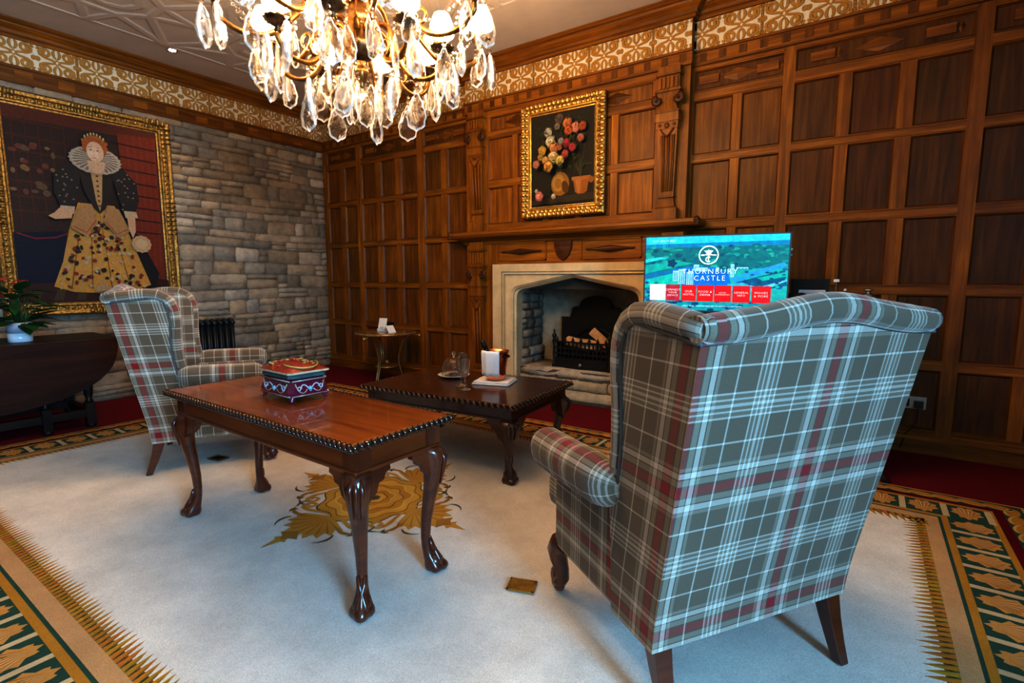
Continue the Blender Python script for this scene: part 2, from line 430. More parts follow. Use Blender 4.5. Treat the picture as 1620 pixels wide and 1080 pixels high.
# ------------------------------------------------------------------ oak panelled back wall
ZR = [(.12, .165), (.58, .65), (1.09, 1.16), (1.61, 1.68), (2.145, 2.21), (2.63, 2.71), (2.86, 2.91)]
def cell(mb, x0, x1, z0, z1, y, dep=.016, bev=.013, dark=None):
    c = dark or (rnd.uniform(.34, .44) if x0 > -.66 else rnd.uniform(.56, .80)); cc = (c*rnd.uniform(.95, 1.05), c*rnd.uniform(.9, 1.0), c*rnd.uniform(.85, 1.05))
    o = rnd.random()*9
    I = (x0+bev, x1-bev, z0+bev, z1-bev)
    mb.face([(I[0], y+dep, I[2]), (I[1], y+dep, I[2]), (I[1], y+dep, I[3]), (I[0], y+dep, I[3])], cc, [(I[2]+o, I[0]), (I[2]+o, I[1]), (I[3]+o, I[1]), (I[3]+o, I[0])])
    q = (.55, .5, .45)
    A = [(x0, y, z0), (x1, y, z0), (x1, y, z1), (x0, y, z1)]; B = [(I[0], y+dep, I[2]), (I[1], y+dep, I[2]), (I[1], y+dep, I[3]), (I[0], y+dep, I[3])]
    for k in range(4):
        j = (k+1) % 4
        hor = k % 2 == 0
        P = [A[k], A[j], B[j], B[k]]
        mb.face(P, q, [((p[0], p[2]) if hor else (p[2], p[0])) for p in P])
def strip(mb, x0, x1, z0, z1, y, g, col=None):
    c = rnd.uniform(.95, 1.2); col = col or (c, c*.97, c*.95); o = rnd.random()*9
    P = [(x0, y, z0), (x1, y, z0), (x1, y, z1), (x0, y, z1)]
    mb.face(P, col, [((p[0]+o, p[2]) if g == 'x' else (p[2]+o, p[0])) for p in P])
def lozenge(mb, cx, cz, a, b, y, h=.014, col=(.8, .75, .7)):
    P = [(cx-a, y, cz), (cx, y, cz-b), (cx+a, y, cz), (cx, y, cz+b)]
    for k in range(4): mb.face([P[k], P[(k+1) % 4], (cx, y-h, cz)], col)
def carved(mb, x0, x1, z0, z1, y):
    # low relief blocks and a lozenge on the carved row
    w = x1-x0; cz = (z0+z1)/2; h = (z1-z0)
    if w > .6:
        lozenge(mb, (x0+x1)/2, cz, .14, h*.32, y+.014)
        for s in (-1, 1):
            c = (x0+x1)/2+s*w*.33
            mb.box(c-.075, c+.075, y+.001, y+.016, cz-h*.2, cz+h*.2, 'x', (.95, .85, .75))
            lozenge(mb, c+.10, cz, .02, h*.25, y+.014)
    else:
        lozenge(mb, (x0+x1)/2+.08, cz, .13, h*.3, y+.014)
        c = x0+w*.27
        mb.box(c-.07, c+.07, y+.001, y+.016, cz-h*.18, cz+h*.18, 'x', (.95, .85, .75))
        lozenge(mb, c+.1, cz, .025, h*.3, y+.014)
def panelling(mb, majors, muntins, y):
    for a, b in majors:
        strip(mb, a, b, .12, 2.91, y, 'z')
    for (a0, a1), (b0, b1) in zip(majors, majors[1:]):
        x0, x1 = a1, b0
        ms = [m for m in muntins if x0 < m[0] < x1]
        for z0, z1 in ZR:
            strip(mb, x0, x1, z0, z1, y, 'x')
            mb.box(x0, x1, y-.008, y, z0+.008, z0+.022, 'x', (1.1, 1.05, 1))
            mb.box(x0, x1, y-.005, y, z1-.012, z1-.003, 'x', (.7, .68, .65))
        for (z0, z1), (w0, w1) in zip(ZR, ZR[1:]):
            lo, hi = z1, w0
            if lo > 2.6:
                cell(mb, x0, x1, lo, hi, y, dark=.42); carved(mb, x0, x1, lo, hi, y); continue
            xs = [x0] + [q for m in ms for q in m] + [x1]
            for k in range(0, len(xs), 2): cell(mb, xs[k], xs[k+1], lo, hi, y)
            for m in ms: strip(mb, m[0], m[1], lo, hi, y, 'z')
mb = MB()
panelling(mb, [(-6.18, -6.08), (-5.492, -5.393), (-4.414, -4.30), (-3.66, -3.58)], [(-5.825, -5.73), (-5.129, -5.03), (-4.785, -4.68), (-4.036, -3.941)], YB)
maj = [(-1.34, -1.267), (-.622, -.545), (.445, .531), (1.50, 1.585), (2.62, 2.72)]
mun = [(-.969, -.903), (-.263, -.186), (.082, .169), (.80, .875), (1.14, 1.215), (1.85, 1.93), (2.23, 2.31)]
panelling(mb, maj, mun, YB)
# wall behind
for a, b in ((XL-.1, BX0+.02), (BX1-.02, XR+.1)):
    mb.box(a, b, YB+.02, YB+.12, 0, CZ, 'z', (.6, .6, .6))
struct(mb.build('wall_back', OAK))
mb = MB()
for a, b in ((XL, BX0+.02), (BX1-.06, XR)):
    mb.box(a, b, YB-.022, YB+.02, 0, .115, 'x', (.8, .75, .7)); mb.box(a, b, YB-.032, YB, .1, .125, 'x', (1.15, 1.1, 1.0))
struct(mb.build('baseboard_back', OAK))

# dentil band, frieze and cornice ---------------------------------------------------
def band(mb, x0, x1, y):      # wooden fascia under the frieze, on a wall facing -y
    mb.box(x0, x1, y-.012, y+.03, 2.91, 3.0, 'x', (1.05, 1.0, .95))
    mb.box(x0, x1, y-.03, y+.03, 2.995, 3.014, 'x', (.9, .85, .8))
    mb.box(x0, x1, y-.026, y+.03, 2.895, 2.912, 'x', (.8, .75, .7))
    n = max(1, round((x1-x0)/.145))
    for k in range(n):
        c = x0+(k+.5)*(x1-x0)/n
        mb.box(c-.026, c+.026, y-.017, y, 2.925, 2.985, 'z', (.55, .5, .45))
CORN = [(0, FZ1-.012), (-.028, FZ1-.012), (-.028, FZ1+.012), (-.045, FZ1+.02), (-.05, FZ1+.045), (-.075, FZ1+.06), (-.095, FZ1+.075), (-.10, FZ1+.09), (-.125, FZ1+.095), (-.14, FZ1+.105), (-.14, CZ)]
def sweep(mb, prof, p0, p1, nrm, m0=0, m1=0):
    # profile (d,z) swept along p0->p1, d along nrm, with mitres m0, m1 (shift per d)
    p0 = Vector(p0); p1 = Vector(p1); d = (p1-p0).normalized(); n = Vector(nrm)
    A = [p0 - n*q[0] - d*(m0*-q[0]) for q in prof]; B = [p1 - n*q[0] + d*(m1*-q[0]) for q in prof]
    o = rnd.random()*5; L = (p1-p0).length
    for k in range(len(prof)-1):
        z0, z1 = prof[k][1], prof[k+1][1]
        P = [(A[k].x, A[k].y, z0), (B[k].x, B[k].y, z0), (B[k+1].x, B[k+1].y, z1), (A[k+1].x, A[k+1].y, z1)]
        c = .95 if k % 3 else .7
        mb.face(P, (c, c*.95, c*.9), [(o, k*.05), (o+L, k*.05), (o+L, k*.05+.05), (o, k*.05+.05)])
mb = MB()
sweep(mb, CORN, (XL, YB, 0), (BX0, YB, 0), (0, -1, 0), -1, 0)
sweep(mb, CORN, (BX0, YP, 0), (BX1, YP, 0), (0, -1, 0), 1, 1)
sweep(mb, CORN, (BX1, YP, 0), (BX1, YB, 0), (1, 0, 0), 1, 0); sweep(mb, CORN, (BX0, YB, 0), (BX0, YP, 0), (-1, 0, 0), 0, 1)
sweep(mb, CORN, (BX1, YB, 0), (XR, YB, 0), (0, -1, 0), 0, 0)
sweep(mb, CORN, (XL, YF, 0), (XL, YB, 0), (1, 0, 0), 0, -1)
band(mb, XL, BX0, YB); band(mb, BX1, XR, YB)
mb.box(XL-.03, XL+.03, YF, YB-.03, 2.87, 3.012, 'y', (.6, .55, .5)); mb.box(XL-.03, XL+.045, YF, YB-.03, 2.995, 3.014, 'y', (.75, .7, .65))
for k in range(22):
    yy = YF+.2+k*.29; mb.box(XL+.02, XL+.035, yy, yy+.12, 2.90, 2.98, 'y', (.9, .85, .75))
struct(mb.build('trim_1', OAK))

GD = (.45, .205, .020); GDD = (.25, .11, .015); CRM = (.74, .62, .44)
def frieze(name, f, L, phase):
    a = Art(f, .0016)
    a.rect(0, L, 0, .24, CRM)
    U = .582; H = .24
    a.h += .0016
    def S(pts, w, ox, mu, mv):
        q = [(ox + mu*p[0], H/2 + mv*p[1]) for p in pts]
        q = [p for p in q]
        if max(p[0] for p in q) < .01 or min(p[0] for p in q) > L-.01: return
        q = [(min(max(p[0], .004), L-.004), p[1]) for p in q]
        a.h = .0032 + .0008*((mu > 0)+2*(mv > 0)) ; h = a.h
        a.stroke(q, [x+.005 for x in w], GDD, lay=False); a.h = h+.0035
        a.stroke(q, [x for x in w], GD, lay=False)
    n = int(L/U)+3
    for k in range(-1, n):
        o = k*U - phase
        for half in (0, 1):
            c = o + U*(.25+.5*half)
            for mu in (-1, 1):
                for mv in (-1, 1):
                    # main volute of each quarter
                    sp = bez((.010, .0), (.03, .028), (.08, .008), (.116, .042), 5)[:-1] + spiral(.078, .062, .043, .009, R(-28), R(455), 18)
                    S(sp, [lerp(.012, .017, min(i/6, 1))*(1 if i < 18 else 1.15) for i in range(len(sp))], c, mu, mv)
                    S(bez((.012, .105), (.03, .085), (.025, .05), (.004, .03), 6), [.008, .014, .018, .02, .016, .012, .008], c, mu, mv)
                    S(bez((.143, .0), (.135, .02), (.12, .01), (.118, -.0), 4), [.012, .016, .014, .01, .008], c, mu, mv)
                    S(bez((.135, .108), (.12, .112), (.118, .09), (.138, .082), 5), [.008, .014, .016, .014, .01, .008], c, mu, mv)
            if 0 < c-.03 and c+.03 < L:
                a.h = .006; a.flat([(c-.026, H/2), (c, H/2-.03), (c+.026, H/2), (c, H/2+.03)], GD)
                a.h = .0065; a.flat([(c-.012, H/2), (c, H/2-.014), (c+.012, H/2), (c, H/2+.014)], CRM)
        if 0 < o-.012 and o+.012 < L:
            a.h = .004; a.flat([(o-.011, .012), (o+.011, .012), (o+.011, H-.012), (o-.011, H-.012)], GDD)
            a.h = .0072
            for z in range(9): a.flat([(o-.006, .025+z*.024), (o, .015+z*.024), (o+.006, .025+z*.024), (o, .035+z*.024)], GD)
    return struct(a.mb.build(name, PLASTG))
jb = -.786   # a joint on the back frieze
U = .582
frieze('trim_2', lambda u, v, h: (BX1+.0+u, YB-.004-h, FZ0+v), XR-BX1, (BX1-jb) % U)
frieze('trim_3', lambda u, v, h: (BX0+u, YP-.004-h, FZ0+v), BX1-BX0, (BX0+3.34) % U)
frieze('trim_4', lambda u, v, h: (XL+u, YB-.004-h, FZ0+v), BX0-XL, (XL+3.34) % U)
frieze('trim_5', lambda u, v, h: (XL+.004+h, YF+u, FZ0+v), YB-YF, (YF-1.851) % U)

# ------------------------------------------------------------------ rubble stone wall
def stones(mb, y0, y1, z0, z1, place, seed, base=(.38, .31, .235), mortar=(.22, .18, .14), hmin=.055, hmax=.175, wmin=.1, wmax=.44, dep=.03):
    r = random.Random(seed)
    mb.face([place(y0, z0, 0), place(y1, z0, 0), place(y1, z1, 0), place(y0, z1, 0)], mortar)
    def one(a, b, c, d):
        g = .0025
        a += g; b -= g; c += g; d -= g
        if b-a < .02 or d-c < .015: return
        nx, nz = max(3, min(7, int((b-a)/.06)+2)), 4
        h = r.uniform(.25, 1)*dep; t = r.uniform(-.18, .18)*dep/max(b-a, .1)
        k = r.uniform(.62, 1.18); hue = r.random()
        w_ = r.uniform(-.07, .09); col = (base[0]*k*(1+w_), base[1]*k, base[2]*k*(1-w_*1.3))
        if r.random() < .03: col = (.56, .47, .37)
        rows = []
        cr = min(.012, (d-c)*.2)
        jit = [[(r.uniform(-1, 1), r.uniform(-1, 1), r.uniform(-1, 1)) for _ in range(nx+1)] for _ in range(nz+1)]
        for iz in range(nz+1):
            row = []
            for ix in range(nx+1):
                u, v = ix/nx, iz/nz
                # pull inner loops close to the border so faces stay flat with round edges
                uu = {0: 0, 1: min(.22, .012/(b-a)), nx-1: 1-min(.22, .012/(b-a)), nx: 1}.get(ix, u); vv = {0: 0, 1: .14, nz-1: .86, nz: 1}.get(iz, v)
                y = lerp(a, b, uu); z = lerp(c, d, vv)
                edge = ix in (0, nx) or iz in (0, nz)
                j = jit[iz][ix]
                y += j[0]*.006; z += j[1]*.005
                if (ix in (0, nx)) and (iz in (0, nz)):
                    y += (1 if ix == 0 else -1)*cr; z += (1 if iz == 0 else -1)*cr
                hh = 0.001 if edge else h+j[2]*.004+t*(y-(a+b)/2)
                row.append(place(y, z, hh))
            rows.append(row)
        mb.grid(rows, col=col, smooth=True)
    z = z0
    while z < z1-.02:
        h = min(r.uniform(hmin, hmax), z1-z)
        if z1-z-h < hmin*.7: h = z1-z
        y = y0-r.random()*.2
        while y < y1:
            w = r.uniform(wmin, wmax)*(1.25 if h < .09 else 1)
            a, b = max(y, y0), min(y+w, y1)
            if y1-b < .05: b = y1
            if b-a > .04:
                if h > .105 and r.random() < .42:
                    q = r.uniform(.35, .65)*h
                    if r.random() < .4 and b-a > .2:
                        m_ = lerp(a, b, r.uniform(.35, .65)); one(a, m_, z, z+q); one(m_, b, z, z+q); one(a, b, z+q, z+h)
                    else:
                        one(a, b, z, z+q); one(a, b, z+q, z+h)
                else: one(a, b, z, z+h)
            y = y+w if b < y1 else y1
        z += h
mb = MB()
stones(mb, YF, YB-.002, 0, 2.88, lambda y, z, h: (XL+h, y, z + .012*sin(y*2.3+z*5)*(1 if .05 < z < 2.8 else 0)), 11)
mb.box(XL-.12, XL-.005, YF, YB+.1, 0, CZ, 'z', (.2, .17, .14))
struct(mb.build('wall_left', STONE))
# the two walls behind the camera, the right one with a tall window
mb = MB()
WY0, WY1, WZ0, WZ1 = -1.55, .0, .70, 2.75; WT = .9  # unseen thick wall; its deep reveal is shaped to limit daylight on the panelling
for y0, y1, z0, z1 in ((YF, WY0, 0, CZ), (WY1, YB+.02, 0, CZ), (WY0, WY1, 0, WZ0), (WY0, WY1, WZ1, CZ)):
    mb.box(XR, XR+WT, y0, y1, z0, z1, 'z', (.75, .65, .55))
struct(mb.build('wall_right', WALLP))
mb = MB(); mb.box(XL, XR, YF-.12, YF, 0, CZ, 'z'); struct(mb.build('wall_front', WALLP))
mb = MB()
for k in range(4):
    y = lerp(WY0, WY1, k/3); mb.box(XR+WT-.12, XR+WT-.06, y-.03, y+.03, WZ0, WZ1, 'z')
for k in range(5):
    z = lerp(WZ0, WZ1, k/4); mb.box(XR+WT-.11, XR+WT-.07, WY0, WY1, z-.025, z+.025, 'y')
struct(mb.build('window_1', LIMEG))
# ------------------------------------------------------------------ chimneypiece
class LMB(MB):
    """builder working in world coordinates for a parent standing at loc"""
    def __init__(s, loc): super().__init__(); s.M = Matrix.Translation(-Vector(loc))
FL = (-2.44, YB, 0)
fire = thing('chimneypiece', 'oak chimneypiece with carved pilasters, panelled overmantel and pale stone fireplace', 'fireplace', FL)
m = LMB(FL)
OZ = [(1.69, 1.765), (2.13, 2.205), (2.62, 2.69), (2.83, 2.91)]
xsM = [-3.60, -3.31, -1.555, -1.28]
mus = [(-3.006, -2.946), (-2.65, -2.59), (-2.30, -2.24), (-1.95, -1.885)]
strip(m, -3.60, -3.31, 1.66, 2.91, YP, 'z'); strip(m, -1.555, -1.28, 1.66, 2.91, YP, 'z')
for z0, z1 in OZ:
    strip(m, -3.31, -1.555, z0, z1, YP, 'x'); m.box(-3.31, -1.555, YP-.007, YP, z0+.008, z0+.022, 'x', (1.1, 1.05, 1))
xs = [-3.31]+[q for k in mus for q in k]+[-1.555]
for lo, hi in ((1.765, 2.13), (2.205, 2.62)):
    for k in range(0, len(xs), 2): cell(m, xs[k], xs[k+1], lo, hi, YP, dark=rnd.uniform(.85, 1.05))
    for a, b in mus: strip(m, a, b, lo, hi, YP, 'z')
for a, b in ((-3.31, -2.62), (-2.62, -2.27), (-2.27, -1.555)):
    strip(m, a, a+.03, 2.69, 2.83, YP, 'z'); strip(m, b-.03, b, 2.69, 2.83, YP, 'z')
    cell(m, a+.03, b-.03, 2.69, 2.83, YP, dark=.75)
    lozenge(m, (a+b)/2, 2.76, .15 if b-a > .5 else .1, .05, YP+.014, .018, (.5, .45, .4))
m.box(BX0+.013, BX1-.013, YP+.03, YP+.05, 1.66, 2.91, 'z', (.5, .5, .5))
m.box(BX0, BX0+.012, YP+.002, YB+.02, 1.6, CZ, 'z'); m.box(BX1-.012, BX1, YP+.002, YB+.02, 1.6, CZ, 'z')
m.box(BX0+.013, BX1-.013, YP+.0, YP+.03, 2.9, CZ, 'x')
band(m, BX0-.01, BX1+.01, YP)
m.build('overmantel', OAK, fire)
# lower woodwork: stiles either side of the stone, fascia with two framed panels
m = LMB(FL)
def holed(x0, x1, z0, z1): strip(m, x0, x1, z0, z1, YP, 'z'); m.box(x0, x1, YP+.001, YB, z0, z1, 'z')
holed(-3.60, -3.215, 0, 1.60); holed(-1.425, -1.28, 0, 1.60)
strip(m, -3.215, -1.425, 1.35, 1.60, YP, 'x'); m.box(-3.215, -1.425, YP+.02, YB, 1.35, 1.6, 'x')
for x0, x1 in ((-3.19, -2.60), (-2.23, -1.64)):
    for a, b, c, d, g in ((x0, x1, 1.385, 1.397, 'x'), (x0, x1, 1.553, 1.565, 'x'), (x0, x0+.012, 1.385, 1.565, 'z'), (x1-.012, x1, 1.385, 1.565, 'z')):
        m.box(a, b, YP-.014, YP, c, d, g, (1.2, 1.1, 1))
m.build('fascia', OAK, fire)
for xc in (-2.895, -1.935):
    m = LMB(FL)
    pr_ = [(.004, -.235), (.012, -.232), (.012, -.225), (.006, -.22), (.012, -.21), (.006, -.2), (.012, -.19), (.008, -.18), (.030, 0), (.008, .18), (.012, .19), (.006, .2), (.012, .21), (.006, .22), (.012, .228), (.004, .235)]
    rows = [[(xc+z, YP-.003-max(0, r*.75*(1+sin(2*pi*j/10))), 1.475+r*cos(2*pi*j/10)) for j in range(10)] for r, z in pr_]
    m.grid(rows, True, cap0=True, cap1=True); m.build('applied_spindle', OAKD, fire)
m = LMB(FL)
sh = [(-.10, .09), (-.05, .098), (0, .088), (.05, .098), (.10, .09), (.096, .02), (.07, -.05), (.03, -.09), (0, -.105), (-.03, -.09), (-.07, -.05), (-.096, .02)]
cxs, czs = -2.415, 1.478
for k in range(len(sh)):
    a, b = sh[k], sh[(k+1) % len(sh)]
    P = lambda q, s, h: (cxs+q[0]*s, YP-h, czs+q[1]*s)
    m.face([P(a, 1, 0), P(b, 1, 0), P(b, .94, .02), P(a, .94, .02)]); m.face([P(a, .94, .02), P(b, .94, .02), P(b, .8, .02), P(a, .8, .02)]); m.face([P(a, .8, .02), P(b, .8, .02), P((0, 0), 1, .032)])
m.build('carved_shield', OAKD, fire)
# mantel shelf
m = LMB(FL)
SH = [(0, 1.565), (-.02, 1.565), (-.03, 1.585), (-.06, 1.60), (-.075, 1.615), (-.125, 1.62), (-.145, 1.632), (-.15, 1.655), (-.145, 1.68), (-.12, 1.688), (0, 1.69)]
sweep(m, SH, (BX0+.0, YP, 0), (BX1, YP, 0), (0, -1, 0), 1, 1)
sweep(m, SH, (BX1, YP, 0), (BX1, YB, 0), (1, 0, 0), 1, 0); sweep(m, SH, (BX0, YB, 0), (BX0, YP, 0), (-1, 0, 0), 0, 1)
for x, s in ((BX0-.13, -1), (BX1+.13, 1)):
    m.lathe([(.0, 1.615), (.02, 1.615), (.026, 1.632), (.022, 1.65), (.03, 1.665), (.02, 1.69), (.004, 1.70)], 12, (.4, .35, .3), (x, YP-.13, 0))
m.build('mantel_shelf', OAK, fire)
# carved pilasters
def pilaster(xc, top, bot, lower):
    m = LMB(FL); y = YP
    H = top-bot
    Z = lambda t: bot + H*t
    def blk(z0, z1, w0, w1, d0, d1, col=(1, 1, 1)):
        P = [(xc-w0/2, y, z0), (xc-w0/2, y-d0, z0), (xc+w0/2, y-d0, z0), (xc+w0/2, y, z0)]
        Q = [(xc-w1/2, y, z1), (xc-w1/2, y-d1, z1), (xc+w1/2, y-d1, z1), (xc+w1/2, y, z1)]
        for k in range(4):
            j = (k+1) % 4; F = [P[k], P[j], Q[j], Q[k]]
            m.face(F, col, [(p[2], p[0]+p[1]) for p in F])
        m.face(Q, col); m.face(P[::-1], col)
    blk(Z(0), Z(.075), .20, .20, .075, .075)
    blk(Z(.075), Z(.09), .19, .15, .07, .05); blk(Z(.09), Z(.15), .15, .115, .05, .03)
    blk(Z(.15), Z(.165), .135, .135, .045, .045, (.7, .65, .6))
    s0, s1 = Z(.165), Z(.60)
    blk(s0, s1, .125, .165, .035, .06)
    for k in (-1, 0, 1):    # reeds and drops on the shaft
        m.tube([(xc+k*.033, y-.037, s0+.03), (xc+k*.042, y-.064, s1-.05)], [.007, .010], 8, (1.15, 1.05, .95))
        m.tube([(xc+k*.033+.016, y-.036, s0+.03), (xc+k*.042+.021, y-.06, s1-.05)], [.004, .005], 6, (.3, .25, .2))
    blk(s1, Z(.645), .175, .18, .066, .07, (.85, .8, .75))
    m.sphere((xc, y-.072, Z(.62)), .022, 10, 6, (.5, .45, .4), (1, .5, 1))
    for k in (-1, 1):
        m.sphere((xc+k*.06, y-.068, Z(.625)), .014, 8, 6, (.6, .5, .45), (1, .5, 1))
        m.tube([(xc+k*.055, y-.066, Z(.60)), (xc+k*.03, y-.072, Z(.57)), (xc, y-.07, Z(.545))], .006, 6, (.6, .5, .45))
    blk(Z(.645), Z(.70), .19, .19, .08, .085); blk(Z(.70), Z(.712), .20, .20, .09, .09, (.75, .7, .65))
    blk(Z(.712), Z(.78), .165, .12, .075, .06); blk(Z(.78), Z(.80), .12, .15, .06, .07)
    blk(Z(.80), Z(.835), .19, .19, .07, .07, (.8, .75, .7))
    blk(Z(.835), Z(.85), .21, .21, .085, .085, (.8, .75, .7))
    for k in range(5): m.box(xc-.08+k*.034, xc-.06+k*.034, y-.07, y-.05, Z(.86), Z(.93), 'z', (1.1, 1, .95))
    blk(Z(.85), Z(.94), .175, .175, .056, .056); blk(Z(.94), Z(.955), .2, .2, .08, .08, (.75, .7, .65)); blk(Z(.955), Z(1), .18, .18, .06, .06)
    p = m.build('pilaster', OAK, fire)
    for s in (-1, 1):   # ionic volute
        v = LMB(FL)
        path = [(xc+s*.085+cos(a)*r_, y-.078, Z(.785)+.0+sin(a)*r_) for a, r_ in [(s*0+R(90)-s*R(40*k), .034-.0026*k) for k in range(12)]]
        v.tube(path, [.010]*8+[.008, .007, .006, .006], 8, el=2.2, up=(0, 1, 0)); v.sphere(path[-1], .012, 8, 6, sc=(1, 1.6, 1))
        v.build('volute', OAKD, p)
pilaster(-3.435, 2.90, 1.69, False); pilaster(-1.435, 2.90, 1.69, False)
pilaster(-3.43, 1.585, .0, True); pilaster(-1.36, 1.585, .0, True)
# stone surround with a four-centred arch
def arch(x0, x1, zs, zk, za, n=7, rx=.10):
    xc = (x0+x1)/2
    L = [(x0, 0), (x0, zs)]
    L += bez((x0, zs), (x0, zs+(zk-zs)*.75), (x0+rx*.45, zk), (x0+rx*1.3, zk+.008), n)[1:]
    L += [(xc, za)]
    Rr = [(x0+x1-p[0], p[1]) for p in L[:-1]][::-1]
    return L+Rr
def ring(mb, A, B, ya, yb, col=(1, 1, 1)):
    for k in range(len(A)-1):
        mb.face([(A[k][0], ya, A[k][1]), (A[k+1][0], ya, A[k+1][1]), (B[k+1][0], yb, B[k+1][1]), (B[k][0], yb, B[k][1])], col)
m = LMB(FL)
sx0, sx1 = -3.22, -1.42; oc = (sx0+sx1)/2
def rectpath(x0, x1, zt):
    n = len(arch(0, 1, 1, 1.1, 1.2)); h = (n-1)//2
    L = [(x0, 0), (x0, zt*.8)]+[(lerp(x0, x0, 0), zt)]+[(lerp(x0, (x0+x1)/2, (k+1)/(h-2)), zt) for k in range(h-2)]
    return L+[(x0+x1-p[0], p[1]) for p in L[:-1]][::-1]
A0 = rectpath(sx0, sx1, 1.35); A1 = rectpath(sx0+.11, sx1-.11, 1.275); A2 = rectpath(sx0+.14, sx1-.14, 1.25)
B0 = arch(sx0+.205, sx1-.205, 1.03, 1.135, 1.25); B1 = arch(sx0+.225, sx1-.225, 1.015, 1.115, 1.232); B2 = arch(sx0+.245, sx1-.245, 1.0, 1.10, 1.215)
y1, y2, y3 = YP-.055, YP-.035, YP-.02
ring(m, A0, A0, YB, y1); ring(m, A0, A1, y1, y1)
ring(m, A1, A1, y1, y2, (.7, .68, .64)); ring(m, A1, A2, y2, y2-.01); ring(m, A2, A2, y2-.01, y3, (.75, .72, .68))
ring(m, A2, B0, y3, y3, (1.02, 1.02, 1.02)); ring(m, B0, B1, y3, y3+.02, (.9, .88, .85)); ring(m, B1, B1, y3+.02, y3+.035, (.7, .68, .65)); ring(m, B1, B2, y3+.035, y3+.05, (.95, .95, .95))
ring(m, B2, B2, y3+.05, YB+.06, (.62, .66, .70))
m.build('stone_surround', plain('limestone_carved', (.62, .475, .28), .8, 0, 1, 9, .15, var=.14, attr=True), fire)
# firebox
m = LMB(FL)
FB = 4.97
m.face([(-3.06, FB, 0), (-1.58, FB, 0), (-1.58, FB, 1.5), (-3.06, FB, 1.5)])
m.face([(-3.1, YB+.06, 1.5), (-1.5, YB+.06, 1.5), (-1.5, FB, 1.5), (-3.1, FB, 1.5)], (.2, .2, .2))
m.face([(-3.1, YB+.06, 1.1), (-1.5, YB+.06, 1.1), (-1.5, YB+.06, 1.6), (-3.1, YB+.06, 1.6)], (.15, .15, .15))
m.build('firebox_lining', plain('sooty_lining', (.30, .26, .19), .9, 0, 1, 3.2, .25, attr=True, var=.55), fire)
for x, s, sd in ((-2.98, 1, 5), (-1.66, -1, 6)):
    m = LMB(FL)
    stones(m, YB+.05, FB, 0, 1.5, (lambda y, z, h, x=x, s=s: (x-s*.03*(y-YB)/.5+s*h, y, z)) if s > 0 else (lambda y, z, h: (-1.66+.03*(y-YB)/.5-h, y, z)), sd, base=(.27, .23, .19), mortar=(.16, .13, .10), hmin=.06, hmax=.13, wmin=.15, wmax=.36, dep=.045)
    m.build('rubble_cheek', STONE, fire)
# raised hearth of rough slabs
def slab(m, x0, x1, y0, y1, z0, z1, col, seed, amp=.014, nx=12):
    r = random.Random(seed); rows = []
    ys = [(y1, z0), (y0+.02, z0), (y0, z0+.02), (y0, (z0+z1)/2), (y0+.004, z1-.015), (y0+.02, z1), (y1, z1)]
    for k in range(nx+1):
        x = lerp(x0, x1, k/nx)
        rows.append([(x, y+(r.uniform(-amp, amp) if i in (2, 3, 4) else 0), z+(r.uniform(-amp, amp)*.45 if 1 <= i <= 5 else 0)) for i, (y, z) in enumerate(ys)])
    m.grid(rows, True, cap0=True, cap1=True, col=col)
m = LMB(FL)
slab(m, -3.0, -1.64, 4.40, FB, .0, .10, (.50, .41, .30), 1)
slab(m, -2.985, -2.42, 4.44, FB, .105, .205, (.40, .34, .27), 2); slab(m, -2.41, -1.97, 4.435, FB, .105, .205, (.44, .36, .24), 3); slab(m, -1.96, -1.65, 4.44, FB, .105, .205, (.40, .34, .27), 4)
slab(m, -2.98, -1.66, 4.46, FB, .215, .30, (.50, .42, .33), 5, .016)
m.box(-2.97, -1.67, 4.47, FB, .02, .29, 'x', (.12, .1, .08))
m.box(-2.985, -1.655, 4.36, 4.41, 0, .02, 'x', (.08, .07, .06))  # dark strip at the hearth foot, standing in for its shadow line
m.build('hearth', STONE, fire)

# iron fireback, grate and two logs
fb = thing('fireback', 'black cast iron arched fireback standing at the back of the hearth', 'fireback', (-2.33, FB-.03, .295))
o = []
for k in range(25):
    t = k/24; x = lerp(-.40, .40, t)
    ax = abs(x); z = .50 if ax > .29 else (.58+.035*sin((ax-.19)/.10*pi) if ax > .19 else .60+.13*math.sqrt(max(0, 1-(ax/.2)**2)))
    o.append((x, z))
poly = [(-.40, 0)]+o+[(.40, 0)]
m = MB(); m.prism(poly, lambda u, v: (u, -.02, v), lambda u, v: (u, .02, v)); m.build('fireback_plate', IRON, fb)
m = MB(); m.tube([(cos(a)*.27, -.026, .12+sin(a)*.27) for a in [pi*k/16 for k in range(17)]], .012, 6)
m.tube([(cos(a)*.19, -.026, .12+sin(a)*.19) for a in [pi*k/16 for k in range(17)]], .007, 6); m.sphere((0, -.03, .22), .05, 10, 6, sc=(1, .4, 1)); m.build('relief', IRON, fb)
gr = thing('fire_grate', 'black iron fire basket with spiked front rail and corner posts', 'fire grate', (-2.31, 4.56, .297))
m = MB()
for k in range(13):
    x = lerp(-.27, .27, k/12); m.box(x-.007, x+.007, -.006, .006, .10, .275, 'z')
    if k % 2 == 0:
        m.lathe([(.009, .272), (.017, .285), (.013, .30), (.002, .325)], 8, c=(x, 0, 0))
for z in (.095, .145, .20, .262): m.box(-.29, .29, -.009, .009, z, z+.016, 'x')
for k in range(6): m.tube([(-.25+k*.1+cos(a)*.024, -.006, .181+sin(a)*.024) for a in [2*pi*j/12 for j in range(13)]], .005, 5)
m.build('front_bars', IRON, gr)
m = MB(); m.prism([(-.31, 0), (.31, 0), (.30, .02), (.285, .095), (-.285, .095), (-.30, .02)], lambda u, v: (u, .012, v), lambda u, v: (u, -.012, v)); m.build('ash_front', IRON, gr)
